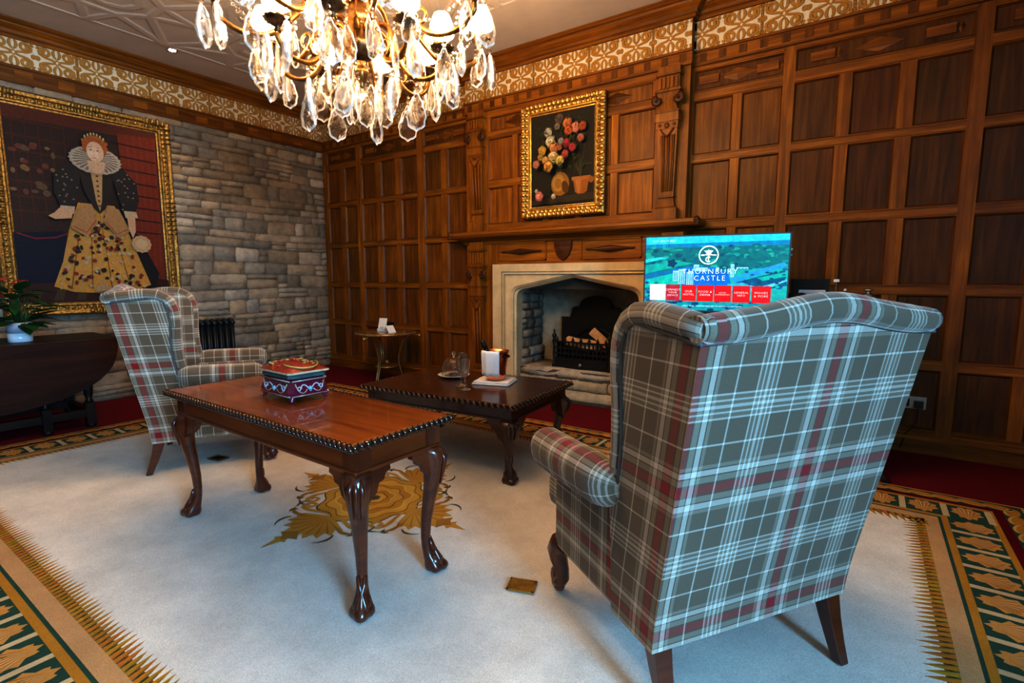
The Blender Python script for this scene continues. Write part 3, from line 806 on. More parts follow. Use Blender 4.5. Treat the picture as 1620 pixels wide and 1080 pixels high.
m = MB(); m.sphere((0, -.02, .05), .016, 10, 6, sc=(1.3, .6, 1)); m.build('ash_knob', STEEL, gr)
m = MB()
for k in range(9): m.box(-.26+k*.064, -.245+k*.064, 0, .30, .10, .115, 'y')
m.box(-.28, -.265, 0, .3, .02, .26, 'y'); m.box(.265, .28, 0, .3, .02, .26, 'y'); m.box(-.28, .28, .29, .305, .02, .30, 'x'); m.build('basket', IRON, gr)
for s in (-1, 1):
    m = MB(); m.lathe([(.022, 0), (.022, .03), (.012, .05), (.016, .15), (.010, .24), (.022, .27), (.012, .30), (.024, .325), (.020, .345), (.005, .36), (.012, .375), (.001, .40)], 10, c=(s*.305, 0, 0)); m.build('post', IRON, gr)
def log(name, label, p0, p1, w, h, seed):
    r = random.Random(seed); p0 = Vector(p0); p1 = Vector(p1); d = (p1-p0); L = d.length; d.normalize()
    t = thing(name, label, 'log', p0); n = Vector((0, 0, 1)); b = d.cross(n).normalized(); n = b.cross(d)
    rows = []
    for k in range(8):
        c = d*(L*k/7)
        rows.append([tuple(c+b*(x+r.uniform(-.006, .006))+n*(z+r.uniform(-.005, .005))) for x, z in ((-w/2, 0), (w/2, 0), (w*.45, h*.7), (0, h), (-w*.45, h*.75))])
    m = MB(); m.grid(rows, True, cap0=True, cap1=True, smooth=False); m.build('split_wood', LOGM, t)
log('firewood_log', 'split pale log lying level across the fire basket', (-2.52, 4.66, .53), (-2.16, 4.62, .505), .10, .085, 3)
log('firewood_log', 'split pale log leaning up against the fireback', (-2.31, 4.79, .645), (-2.07, 4.75, .475), .085, .075, 4)

# ------------------------------------------------------------------ rug
RC = (-2.15, 1.85); RT = .008
rug = thing('rug', 'large cream wool rug with golden rose medallion and green leaf border', 'rug', (RC[0], RC[1], 0))
fx0, fx1, fy0, fy1 = -4.52-RC[0], .22-RC[0], .60-RC[1], 3.10-RC[1]
CREAM = (.80, .74, .66); TAN = (.58, .35, .17); GRN = (.035, .085, .06); GLD = (.50, .24, .035); OLV = (.15, .13, .06); BONE = (.62, .47, .28); REDC = (.12, .003, .009); GOLDL = (.62, .33, .08)
a = Art(lambda u, v, h: (u, v, RT+h), .00003)
def frame(o0, o1, col):
    a.lay()
    X0, X1, Y0, Y1 = fx0-o1, fx1+o1, fy0-o1, fy1+o1; x0, x1, y0, y1 = fx0-o0, fx1+o0, fy0-o0, fy1+o0
    for q in ([(X0, Y0), (X1, Y0), (x1, y0), (x0, y0)], [(X1, Y0), (X1, Y1), (x1, y1), (x1, y0)], [(X1, Y1), (X0, Y1), (x0, y1), (x1, y1)], [(X0, Y1), (X0, Y0), (x0, y0), (x0, y1)]): a.flat(q, col)
a.rect(fx0-.1, fx1+.1, fy0-.1, fy1+.1, CREAM)
frame(.09, .15, TAN); frame(.15, .163, GRN); frame(.163, .19, GLD); frame(.19, .365, GRN); frame(.365, .39, GLD); frame(.39, .43, REDC); frame(.43, .53, GRN); frame(.517, .53, GOLDL); frame(.43, .434, GRN)
base_h = a.h
def side(k):   # returns length and map (along, outward)->uv
    if k == 0: return fx1-fx0, lambda t, o: (fx0+t, fy0-o)
    if k == 1: return fy1-fy0, lambda t, o: (fx1+o, fy0+t)
    if k == 2: return fx1-fx0, lambda t, o: (fx1-t, fy1+o)
    return fy1-fy0, lambda t, o: (fx0-o, fy1-t)
rr = random.Random(3)
for k in range(4):
    L, g = side(k)
    n = int((L+.12)/.030)
    for lay in (0, 1, 2):
        a.h = base_h + lay*.00012
        for i in range(n):
            t = -.09+(L+.18)*(i+.5)/n; w = .0155
            if t < .0 and k in (0, 2): pass
            sk = -.035
            tip = max(-.0, -0) + rr.uniform(-.012, .012)
            if lay == 0: a.flat([g(t-w*1.2, .092), g(t+w*1.2, .092), g(t+w*1.1+sk*.4, .055), g(t-w*1.1+sk*.4, .055)], GLD)
            if lay == 1: a.flat([g(t-w, .092), g(t+w*.9, .092), g(t+w*.8+sk*.55, .045), g(t+sk, tip), g(t-w*.6+sk*.5, .05)], (GLD[0]*rr.uniform(.85, 1.15), GLD[1]*rr.uniform(.8, 1.2), GLD[2]))
            if lay == 2: a.flat([g(t+w*.6, .092), g(t+w*1.0, .092), g(t+w*1.0+sk*.45, .062), g(t+w*.5+sk*.85, .028)], OLV)
    # leaf panels
    E_ = .365 if k in (0, 2) else .19
    n2 = round((L+2*E_)/.178); P = (L+2*E_)/n2; t0 = -E_
    for i in range(n2):
        c = t0+(i+.5)*P
        a.h = base_h+.0004
        a.flat([g(c-P/2-.014, .19), g(c-P/2+.014, .19), g(c-P/2+.014, .365), g(c-P/2-.014, .365)], BONE)
        # scalloped palmette
        a.h += .00012
        pts = []
        for j in range(30):
            th = 2*pi*j/30; rad = 1+.13*cos(9*th)
            pts.append(g(c+.060*rad*sin(th)*(1 if cos(th) < .2 else .78), .278-.076*rad*cos(th)))
        a.flat(pts, (.60, .31, .09))
        a.h += .00012
        for j in range(-3, 4):
            a.flat([g(c+j*.004, .225), g(c+j*.018-.004, .335-abs(j)*.011), g(c+j*.018+.004, .337-abs(j)*.011)], (.40, .18, .05))
        for j in range(-2, 3): a.flat([g(c+j*.003+.002, .23), g(c+j*.02+.006, .325-abs(j)*.012), g(c+j*.02+.012, .325-abs(j)*.012)], (.70, .48, .24))
    # guilloche of overlapping leaves on the outer band
    n3 = int((L+.95)/.105)
    for i in range(n3):
        c = -.475+(L+.95)*(i+.5)/n3
        a.h = base_h+.0004
        e = [g(c+.055*cos(q)+.018*sin(q), .474+.030*sin(q)) for q in [2*pi*j/14 for j in range(14)]]
        a.flat(e, GLD); a.h += .00012
        pts = [g(c+.058*cos(q)+.02*sin(q), .474+.034*sin(q)) for q in [R(-150+20*j) for j in range(9)]]
        a.stroke(pts, [.003, .008, .011, .012, .012, .011, .009, .006, .003], (.66, .42, .14), lay=False)
# rose medallion and corner acanthus
a.h = base_h+.0006
mc = (.0, -.06)
def rose(s, col, k, ph, out, wob=.07):
    a.ell(mc[0], mc[1], .275*s+.009, .275*s+.009, out, 70, 0, wob, k, ph); a.ell(mc[0], mc[1], .275*s, .275*s, col, 70, 0, wob, k, ph)
rose(1, (.62, .33, .055), 9, 0, OLV); rose(.84, (.70, .40, .075), 9, .8, (.40, .19, .03)); rose(.68, (.58, .28, .04), 8, .2, (.74, .48, .14)); rose(.52, (.68, .38, .07), 8, 1.4, (.36, .17, .03)); rose(.36, (.60, .29, .04), 7, 0, (.72, .46, .13)); rose(.22, (.70, .42, .09), 6, 2, (.36, .17, .03)); rose(.08, (.1, .09, .04), 6, 0, OLV)
def acanth(k):
    ca, sa = cos(k*pi/2), sin(k*pi/2)
    q = lambda pts: [(mc[0]+.93*(ca*x-sa*y), mc[1]+.93*(sa*x+ca*y)) for x, y in pts]
    c1, c2, c3 = (.60, .32, .06), (.42, .21, .045), OLV
    # fan leaf pointing outward along the axis
    a.lay()
    fan = [(.30, -.02), (.30, .02)]
    n = 9
    for j in range(n):
        th = R(78-156*j/(n-1)); rr_ = .185+.03*cos(th)
        fan += [(.335+rr_*cos(th+.06), rr_*sin(th+.06)), (.335+rr_*.80*cos(th-.10), rr_*.80*sin(th-.10))]
    a.flat(q(fan), c1)
    a.lay()
    for j in range(n):
        th = R(74-148*j/(n-1)); a.flat(q([(.325, .0), (.335+.17*cos(th), .17*sin(th)), (.335+.17*cos(th+.07), .17*sin(th+.07))]), c2)
    a.lay(); a.flat(q([(.56, -.012), (.60, -.045), (.61, -.02), (.70, .0), (.61, .02), (.60, .045), (.56, .012)]), c1)
    a.lay(); a.flat(q([(.50, -.01), (.55, -.07), (.565, -.03), (.60, 0), (.565, .03), (.55, .07), (.50, .01)]), c2)
    for s in (-1, 1):
        w1 = [.012, .016, .02, .024, .026, .026, .026, .024, .022, .02, .02, .02, .018, .018, .016, .014, .012, .010]
        m_ = lambda pts: q([(x, y*s) for x, y in pts])
        a.stroke(m_(bez((.29, .02), (.28, .12), (.33, .16), (.315, .215), 8)+spiral(.275, .215, .042, .010, 0, R(430), 16)), w1, c1)
        a.stroke(m_(bez((.36, .14), (.40, .19), (.38, .25), (.33, .275), 8)), [.006, .012, .018, .022, .022, .018, .012, .008, .003], c2)
        a.stroke(m_(bez((.33, .27), (.30, .30), (.26, .30), (.235, .275), 6)), [.006, .010, .014, .014, .010, .006, .003], c3)
        a.stroke(m_(bez((.42, .18), (.45, .21), (.50, .20), (.53, .16), 6)), [.006, .010, .014, .014, .010, .006, .003], c3)
        a.flat(m_([(.345, .225), (.365, .25), (.395, .24), (.38, .262), (.36, .268), (.345, .255)]), c3)
for k in range(4): acanth(k)
ex, ey = fx1+.53, fy1+.53
a.mb.box(fx0-.53, ex, fy0-.53, ey, 0.0005, RT, 'x', (.5, .3, .12))
a.mb.build('rug_pile', RUGM, rug)
RZ = RT+.004

# brass floor boxes let into the rug
def floorbox(x, y, rz, label, mat):
    t = thing('floor_socket_box', label, 'floor socket', (x, y, RZ), rz)
    m = MB(); m.box(-.055, .055, -.04, .04, 0, .004); m.build('cover_plate', mat, t, bevel=.0015)
    m = MB()
    for s in (-1, 1): m.box(-.055, .055, s*.036-.004, s*.036+.004, .004, .0062); m.box(s*.05-.004, s*.05+.004, -.04, .04, .004, .0062)
    m.build('rim', BRASS, t)
floorbox(-1.03, 1.562, R(20), 'square brass floor socket cover in the rug in front of the near wing chair', plain('brass_lid', (.42, .30, .09), .4, .9, var=.3))
floorbox(-3.49, 1.61, R(10), 'small dark floor socket cover in the rug between the far wing chair and table', IRON)
# ------------------------------------------------------------------ wing chairs
W2 = .366
def half(z): return W2 + .027*max(0, (z-.2))/.87
def rear(z): return interp([(.2, 0), (.30, -.010), (.47, -.045), (.77, -.105), (1.07, -.165), (1.2, -.19)], z)
FRONT = [(.2, .20), (.40, .20), (.55, .203), (.62, .194), (.72, .178), (.83, .174), (.92, .178), (.98, .174), (1.02, .154), (1.045, .120), (1.06, .072), (1.072, -.02), (1.08, -.08)]
def lift(y, z):
    t = max(0, min(1, (z-.86)/.2)); return .034*t*max(0, min(1, (y-rear(z))/.26))
def front(z): return smooth_tab(FRONT, z)
def hump(x, hw): return .040*cos(pi*x/(2*hw))**2*(.55+.45*cos(pi*x/(2*hw))**2) if abs(x) < hw else 0
def make_chair(label, loc, rz, group):
    t = thing('wing_chair', label, 'armchair', loc, rz, group)
    UO = (.058, -.03+.43*.0)       # tartan registration
    UO = (.43-.045, .18)
    zs = [.2, .26, .34, .42, .5, .56, .62, .68, .74, .80, .86, .92, .96, .995, 1.02, 1.04, 1.055, 1.066, 1.072]
    NW, NB = 6, 20
    rows = []; brows = []
    m = MB()
    def outer(z):
        h = half(z); f, r_ = front(z), rear(z)
        top = max(0, min(1, (z-.72)/.352)); top = top*top*(3-2*top)
        left = [(-h, lerp(f, r_, k/NW), z+lift(lerp(f, r_, k/NW), z)) for k in range(NW+1)]
        back = [(lerp(-h, h, k/NB), rear(z+hump(lerp(-h, h, k/NB), h)*top), z+hump(lerp(-h, h, k/NB), h)*top) for k in range(NB+1)]
        right = [(-p[0], p[1], p[2]) for p in left[::-1]]
        return left, back, right
    # outside: three smooth sheets so the back corners stay crisp
    O = [outer(z) for z in zs]
    for k in range(3):
        k0 = len(m.f); m.grid([o[k] for o in O])
        if k != 1:
            for q in range(k0, len(m.f)):
                m.uv[q] = [((m.v[vi][1]-rear(m.v[vi][2]))-UO[0]-.04, m.v[vi][2]) for vi in m.f[q]]
    # inside sheets
    def inner(z):
        h = half(z); f, r_ = front(z), rear(z); tk = .055; bk = .11
        top = max(0, min(1, (z-.72)/.352)); top = top*top*(3-2*top)
        yb = min(r_+bk, f-.01)
        left = [(-h+tk, lerp(f-.005, yb, k/NW), z+lift(lerp(f-.005, yb, k/NW), z)) for k in range(NW+1)]
        back = [(lerp(-h+tk, h-tk, k/NB), yb+.02*cos(pi*(k/NB-.5)), z+hump(lerp(-h, h, k/NB), h)*top) for k in range(NB+1)]
        return left+back[1:-1]+[(-p[0], p[1], p[2]) for p in left[::-1]]
    I = [inner(z) for z in zs]
    m.grid([i_[::-1] for i_ in I])
    # front edges of the wings and the top
    for s in (0, 1):
        e = [[o[0][0] if s == 0 else o[2][-1], i_[0] if s == 0 else i_[-1]] for o, i_ in zip(O, I)]
        m.grid([q if s else q[::-1] for q in e])
    ot = O[-1][0]+O[-1][1][1:-1]+O[-1][2]; it = I[-1]
    m.grid([ot, it]); ob = O[0][0]+O[0][1][1:-1]+O[0][2]; m.grid([I[0], ob])
    m.build('upholstered_back', PLAID, t, True, UO)
    # fat roll over wings and crest
    zz = [.54, .60, .66, .72, .78, .84, .90, .95, .985, 1.015, 1.038, 1.054, 1.064]
    zp = 1.078
    L = [(-(half(z)-.018), front(z)-.008, z+.010*max(0, min(1, (z-.9)/.15))+lift(front(z), z)) for z in zz]
    yr = rear(zp)
    h = half(zp)
    top = [(-(h-.018), lerp(front(1.064), yr+.012, k/4), zp+lift(lerp(front(1.064), yr+.012, k/4), zp)) for k in range(1, 4)]
    m = MB()
    rad = [.024, .027, .030, .030, .030, .030, .031, .031, .032, .033, .034, .034, .034]
    left = L+top+[(-(h-.018), yr-.005, zp)]
    lr = rad+[.034]*3+[.030]
    right = [(-p[0], p[1], p[2]) for p in left]
    m.tube(left, lr, 14); m.tube(right, lr, 14)
    crest = [(lerp(-h-.006, h+.006, k/28), rear(zp+hump(lerp(-h, h, k/28), h))+.016, zp+.002+hump(lerp(-h, h, k/28), h)) for k in range(29)]
    m.tube(crest, [.030, .034, .036]+[.038]*23+[.036, .034, .030], 14)
    m.build('crest_roll', PLAID, t, True, (UO[0], UO[1]+.1), weld=False)
    # welt under the roll and down the back edges
    m = MB()
    zb = zp-.030
    w1 = [(-h-.004, lerp(front(.6), .0, 0), .6)]
    for s in (-1, 1): m.tube([(s*(half(z)+.003), front(z)-.036, z+lift(front(z), z)) for z in zz[1:-3]]+[(s*(h+.002), lerp(front(1.02)-.04, yr, k/4), zb+lift(lerp(front(1.02)-.04, yr, k/4), zb)) for k in range(5)], .0045, 6, (.45, .45, .5))
    m.tube([(lerp(-h, h, k/28), rear(zb+hump(lerp(-h, h, k/28), h))-.002, zb+hump(lerp(-h, h, k/28), h)) for k in range(29)], .0045, 6)
    m.build('piping', CORD, t)
    # arms with outward roll
    for s in (-1, 1):
        m = MB()
        n = 16; rows = []
        ys = [.150, .154, .164, .18, .205, .246, .28, .32, .38, .46, .54, .585, .61, .625, .632]
        for i, y in enumerate(ys):
            k = max(0, (y-.585)/.05); sc = math.sqrt(max(.05, 1-k*k)) if k > 0 else 1
            cx = s*(W2+.014+.016*min(1, (y-.13)/.3)); cz = .598+.004*sin(y*6)
            rx, rz_ = .064*sc, .068*sc
            k2 = max(0, (.246-y)/.098); q2 = math.sqrt(max(.03, 1-k2*k2)); rx *= q2; rz_ *= q2; cx -= s*.030*(1-q2)
            rows.append([(cx+rx*cos(2*pi*j/n), y, cz+rz_*sin(2*pi*j/n)*(1 if sin(2*pi*j/n) > 0 else 1.25)) for j in range(n)])
        k0 = len(m.f); m.grid(rows, True, cap0=True, cap1=True)
        q = k0
        for i in range(len(ys)-1):
            for j in range(n):
                m.uv[q] = [(ys[i], j*.027), (ys[i], (j+1)*.027), (ys[i+1], (j+1)*.027), (ys[i+1], j*.027)]; q += 1
        m.build('armrest', PLAID, t, True, (-.40, .30))
        m = MB(); x0, x1 = sorted((s*(W2-.085), s*(W2-.012)))
        m.box(x0, x1, .18, .605, .2, .58)
        m.build('side_panel', PLAID, t, True, UO, bevel=.014, bseg=3)
    m = MB(); m.box(-W2+.02, W2-.02, .12, .60, .2, .335); m.build('seat_rail', PLAID, t, True, UO, bevel=.015, bseg=3)
    m = MB()
    # T-shaped loose cushion
    def cush(z, inset):
        o = [(-.29, .10), (.29, .10), (.29, .56), (.345, .60), (.345, .67), (.32, .69), (-.32, .69), (-.345, .67), (-.345, .60), (-.29, .56)]
        return [(x*(1-inset), lerp(y, .4, inset), z) for x, y in o]
    m.grid([cush(.338, .05), cush(.345, .01), cush(.37, -.005), cush(.43, -.005), cush(.462, .01), cush(.472, .05)], True, cap0=True, cap1=True)
    m.build('seat_cushion', PLAID, t, True, (UO[0]+.1, UO[1]+.05), bevel=.01, bseg=2)
    for s in (-1, 1):
        # carved scroll front leg
        m = MB()
        pth = [(s*.318, .585, .215), (s*.322, .615, .195), (s*.326, .632, .165), (s*.324, .628, .13), (s*.318, .61, .09), (s*.316, .605, .06), (s*.32, .622, .035), (s*.324, .648, .028)]
        m.tube(pth, [.042, .045, .041, .034, .027, .024, .025, .022], 12, up=(1, 0, 0))
        m.tube([(s*.324+0, .645+cos(a)*q, .046+sin(a)*q) for a, q in [(R(-100+45*k), .020-.0012*k) for k in range(11)]], [.014]*6+[.012, .010, .009, .008, .007], 8, up=(1, 0, 0), el=1.7)
        m.tube([(s*.326, .636+cos(a)*q, .185+sin(a)*q) for a, q in [(R(-60+45*k), .020-.0012*k) for k in range(11)]], [.010]*6+[.009, .008, .007, .006, .005], 8, up=(1, 0, 0), el=2.2)
        m.sphere((s*.32, .63, .014), .014, 10, 6, sc=(1.5, 2, 1))
        m.build('leg', MAHOGL, t)
        m = MB()
        rows = [[(s*.325+a*w, y+b*w, z) for a, b in ((-1, -1), (1, -1), (1, 1), (-1, 1))] for z, y, w in ((0, -.035, .017), (.06, -.012, .020), (.13, .012, .024), (.215, .034, .029))]
        m.grid(rows, True, cap0=True, cap1=True, smooth=False); m.build('leg', MAHOGL, t, bevel=.004)
    return t
G = 'tartan wing chairs'
make_chair('tartan wing chair seen from behind, facing the television', (-.2007, 1.5441, RZ), R(146.19-90), G)
make_chair('tartan wing chair by the stone wall, seen side on beside the drop-leaf table', (-3.80, 1.425, RZ), R(59-90), G)

# ------------------------------------------------------------------ claw-foot coffee tables
def cab_leg(m, x, y, dx, dy, h, sc=1.0):
    dl = math.hypot(dx, dy); ux, uy = dx/dl, dy/dl
    prof = [(h, .0, .046), (h*.955, .012, .050), (h*.90, .022, .047), (h*.82, .022, .040), (h*.70, .014, .033), (h*.55, .0, .0265), (h*.40, -.012, .022), (h*.27, -.016, .0195), (h*.18, -.012, .020), (h*.12, -.002, .025), (h*.075, .011, .033), (h*.045, .018, .040), (h*.018, .020, .040), (0, .020, .034)]
    n = 20; rows = []
    ang0 = math.atan2(uy, ux)
    for z, off, r_ in prof:
        row = []
        zz = z/h
        for j in range(n):
            th = 2*pi*j/n
            rad = r_*sc
            if zz < .2: rad *= 1+.16*(1-zz/.2)*cos(4*th)*(1 if cos(th) > -.6 else .3)
            if .7 < zz < .96: rad *= 1+.07*cos(6*th)
            ell = 1+.22*max(0, cos(th))*(1 if zz < .08 else 0)
            row.append((x+ux*off*sc+cos(ang0+th)*rad*ell, y+uy*off*sc+sin(ang0+th)*rad*ell, z))
        rows.append(row)
    m.grid(rows, True, cap0=True, cap1=True)
    m.sphere((x+ux*.016*sc, y+uy*.016*sc, .034*sc), .036*sc, 14, 8, sc=(1, 1, .92))
    # claws
    for k in (-1, 0, 1):
        a = ang0+k*.62
        p = lambda r_, z: (x+ux*.02*sc+cos(a)*r_*sc, y+uy*.02*sc+sin(a)*r_*sc, z*sc)
        m.tube([p(-.024, .135), p(-.013, .10), p(.005, .07), p(.021, .045), p(.030, .020), p(.029, .007)], [q*sc for q in (.006, .011, .012, .012, .011, .007)], 8)
    # acanthus ribs on the knee
    for k in (-1, 0, 1):
        a = ang0+k*.45
        p = lambda r_, z: (x+ux*.02*sc+cos(a)*r_*sc, y+uy*.02*sc+sin(a)*r_*sc, z)
        m.tube([p(.030, h*.97), p(.049, h*.91), p(.044, h*.82), p(.030, h*.70)], [q*sc for q in (.006, .010, .008, .003)], 8)
    # ears either side
    for (ex_, ey_) in ((-math.copysign(1, dx), 0), (0, -math.copysign(1, dy))):
        o = [(0, h), (.115, h), (.118, h-.022), (.095, h-.030), (.088, h-.052), (.064, h-.058), (.052, h-.092), (.02, h-.115), (0, h-.14)]
        nx_, ny_ = (0, math.copysign(1, dy)) if ex_ else (math.copysign(1, dx), 0)
        bx_, by_ = x+nx_*.022*sc, y+ny_*.022*sc
        m.prism([(q[0]*sc, h-(h-q[1])*sc) for q in o], lambda u, v: (bx_+ex_*u-nx_*.012, by_+ey_*u-ny_*.012, v), lambda u, v: (bx_+ex_*u+nx_*.012, by_+ey_*u+ny_*.012, v))
def claw_table(name, label, loc, rz, L, D, Ht, top_th, apron, topmat, legmat, beadmat, nb, legsc=1.0):
    t = thing(name, label, 'table', loc, rz)
    m = MB(); m.box(-L/2+.012, L/2-.012, -D/2+.012, D/2-.012, Ht-top_th, Ht, 'x'); m.build('tabletop', topmat, t, bevel=.006, bseg=3)
    # gadrooned rim: slanting lobes round the edge
    m = MB()
    def lobe(c, d, s):
        d = Vector(d); nrm = Vector((d.y, -d.x, 0))
        p = Vector(c)
        w = d*(s*.42)
        m.tube([p-w+Vector((0, 0, .012))-nrm*.006, p-w*.3+Vector((0, 0, .006))+nrm*.004, p+w*.3+Vector((0, 0, -.006))+nrm*.006, p+w+Vector((0, 0, -.014))+nrm*.0], [.004, .0095, .0105, .005], 7)
    zc = Ht-top_th*.5
    for y, dd in ((-D/2+.006, 1), (D/2-.006, -1)):
        n = round(L/nb)
        for k in range(n): lobe((-L/2+(k+.5)*L/n, y, zc), (dd, 0, 0), L/n)
    for x, dd in ((L/2-.006, 1), (-L/2+.006, -1)):
        n = round(D/nb)
        for k in range(n): lobe((x, -D/2+(k+.5)*D/n, zc), (0, dd, 0), D/n)
    m.build('gadrooned_edge', beadmat, t)
    m = MB(); i = .045; za, zb = Ht-top_th-apron, Ht-top_th
    for q in ((-L/2+i, L/2-i, -D/2+i, -D/2+i+.022), (-L/2+i, L/2-i, D/2-i-.022, D/2-i), (-L/2+i, -L/2+i+.022, -D/2+i, D/2-i), (L/2-i-.022, L/2-i, -D/2+i, D/2-i)):
        m.box(*q, za, zb, 'x' if q[1]-q[0] > q[3]-q[2] else 'y')
    for q in ((-L/2+i-.008, L/2-i+.008, -D/2+i-.008, -D/2+i+.02), (-L/2+i-.008, L/2-i+.008, D/2-i-.02, D/2-i+.008), (-L/2+i-.008, -L/2+i+.02, -D/2+i, D/2-i), (L/2-i-.02, L/2-i+.008, -D/2+i, D/2-i)):
        m.box(*q, za-.004, za+.010, 'x' if q[1]-q[0] > q[3]-q[2] else 'y')
    m.build('apron', APRON if topmat is MAHOG else legmat, t, bevel=.003)
    for sx in (-1, 1):
        for sy in (-1, 1):
            m = MB(); lx, ly = sx*(L/2-.075), sy*(D/2-.075)
            m.box(lx-.034, lx+.034, ly-.034, ly+.034, za-.004, zb-.001, 'z')
            cab_leg(m, lx, ly, sx, sy, za, legsc); m.build('leg', legmat, t)
    return t
APRON = wood('mahogany_apron', (.085, .014, .004), (.165, .032, .006), (.25, .054, .010), .3, .6, (1.2, 16), .02, .08)
T1 = claw_table('claw_foot_table', 'polished red mahogany table with gadrooned rim and slim claw feet, holding the casket', (-2.075, 1.295, RZ), R(-1.2), 1.47, .49, .648, .026, .095, MAHOG, MAHOGL, wood('dark_bead', (.02, .006, .003), (.045, .012, .005), (.08, .022, .008), .2, .8), .027)
T2 = claw_table('claw_foot_table', 'low dark mahogany coffee table carrying glasses and a copper ice bucket', (-2.24, 2.71, RZ), R(4.5), 1.22, .84, .474, .03, .075, WALNUT, WALNUT, WALNUT, .042, 1.15)

# casket on the front table
TZ = RZ+.648
cs = thing('jewellery_casket', 'small maroon and gold lacquered casket with padded floral lid', 'box', (-2.145, 1.345, TZ+.001), R(-3))
m = MB()
def ringbox(w, d, z, c=.02):
    o = [(-w+c, -d), (w-c, -d), (w, -d+c), (w, d-c), (w-c, d), (-w+c, d), (-w, d-c), (-w, -d+c)]
    return [(x, y, z) for x, y in o]
MAR = (.16, .012, .035)
prof = [(.125, .088, .022), (.134, .096, .030), (.136, .098, .045), (.128, .090, .075), (.122, .085, .096), (.126, .088, .102)]
m.grid([ringbox(*p) for p in prof], True, cap0=True, cap1=True, col=MAR, smooth=False)
def scroll(side):
    f = {0: lambda u, v: (u, -.0965+abs(v-.045)*.16-.0, v), 1: lambda u, v: (.1345-abs(v-.045)*.16, u, v), 2: lambda u, v: (-u, .0965-abs(v-.045)*.16, v), 3: lambda u, v: (-.1345+abs(v-.045)*.16, -u, v)}[side]
    w = .105 if side % 2 == 0 else .072
    for s in (-1, 1):
        P = bez((0, .045), (s*w*.3, .09), (s*w*.6, .08), (s*w*.62, .06), 6)+spiral(s*w*.72, .06, w*.16, .004, R(180) if s > 0 else 0, R(-220) if s > 0 else R(400), 9)
        m.tube([f(u, v) for u, v in P], .0034, 5, (.62, .55, .55)); m.tube([f(u, v) for u, v in bez((s*w*.2, .055), (s*w*.5, .03), (s*w*.8, .04), (s*w*.95, .085), 7)], .0028, 5, (.55, .42, .3))
    m.sphere(f(0, .058), .011, 8, 5, (.2, .45, .55))
    m.tube([f(-w*1.2, .03), f(w*1.2, .03)], .0035, 5, (.42, .30, .26)); m.tube([f(-w*1.12, .096), f(w*1.12, .096)], .003, 5, (.6, .45, .35))
for k in range(4): scroll(k)
m.build('casket_body', LACQ, cs)
for sx in (-1, 1):
    for sy in (-1, 1):
        m = MB(); m.tube([(sx*.110, sy*.073, .034), (sx*.116, sy*.079, .020), (sx*.119, sy*.082, .009), (sx*.124, sy*.087, .006)], [.018, .012, .008, .005], 8, (.17, .025, .06)); m.build('foot', LACQ, cs)
m = MB()
prof = [(.124, .086, .104), (.13, .092, .107), (.128, .090, .120), (.118, .082, .124)]
m.grid([ringbox(*p) for p in prof], True, cap0=True, cap1=True, col=(.07, .12, .13), smooth=False); m.build('enamel_band', LACQ, cs)
m = MB()
rows = [ringbox(.132, .094, .124, .012), ringbox(.140, .102, .128, .012), ringbox(.138, .1, .136, .012)]
m.grid(rows, True, cap0=True, col=(.62, .5, .3), smooth=False)
rows = [ringbox(.138*q, .1*q, .136+.038*(1-q*q), .02*q) for q in (1, .9, .75, .55, .3, .06)]
m.grid(rows, True, cap1=True, col=(.40, .035, .02))
r_ = random.Random(4)
for k in range(46):
    q = math.sqrt(r_.random())*.88; th = r_.random()*2*pi
    x, y = .130*q*cos(th), .094*q*sin(th); z = .137+.038*(1-max(abs(x)/.138, abs(y)/.1)**2)
    m.sphere((x, y, z), r_.uniform(.006, .013), 7, 4, r_.choice([(.55, .30, .05), (.62, .42, .12), (.5, .08, .03), (.35, .02, .02)]), (1, 1, .35))
for s in (-1, 1): m.tube([(s*.04+.09*cos(a)*s, .08*sin(a), .150+.018*(1-abs(cos(a)))) for a in [R(-80+16*k) for k in range(11)]], .004, 5, (.6, .4, .1))
m.build('padded_lid', LACQ, cs)

# things on the low coffee table
TZ2 = RZ+.474
pl_ = thing('plate', 'round white side plate under the glass dome', 'plate', (-2.455, 2.81, TZ2+.001))
m = MB(); m.lathe([(.001, .006), (.06, .006), (.075, .009), (.115, .019), (.118, .022), (.114, .023), (.075, .014), (.06, .010), (.001, .010)], 40); m.build('plate_dish', CERAM, pl_)
ck = thing('biscuit', 'dark biscuit lying on the plate under the glass dome', 'biscuit', (-2.45, 2.81, TZ2+.0125))
m = MB(); m.lathe([(.03, 0), (.04, .004), (.04, .012), (.035, .018), (.001, .02)], 20); m.build('biscuit_body', plain('biscuit_crumb', (.10, .045, .02), .8, 0, 1, 50, .3), ck)
dm = thing('glass_cloche', 'clear glass dome with a knob covering the white plate', 'cloche', (-2.455, 2.81, TZ2+.0142))
m = MB()
out = [(.086, 0), (.087, .03), (.085, .07), (.075, .10), (.055, .122), (.025, .134), (.008, .137)]
m.lathe(out+[(.007, .1335), (.024, .1305), (.053, .119), (.072, .098), (.082, .07), (.0845, .03), (.0835, 0)], 32); m.build('dome', GLASSM, dm)
m = MB(); m.lathe([(.007, .136), (.006, .146), (.014, .156), (.016, .164), (.010, .174), (.001, .178)], 16); m.build('knob', GLASSM, dm)
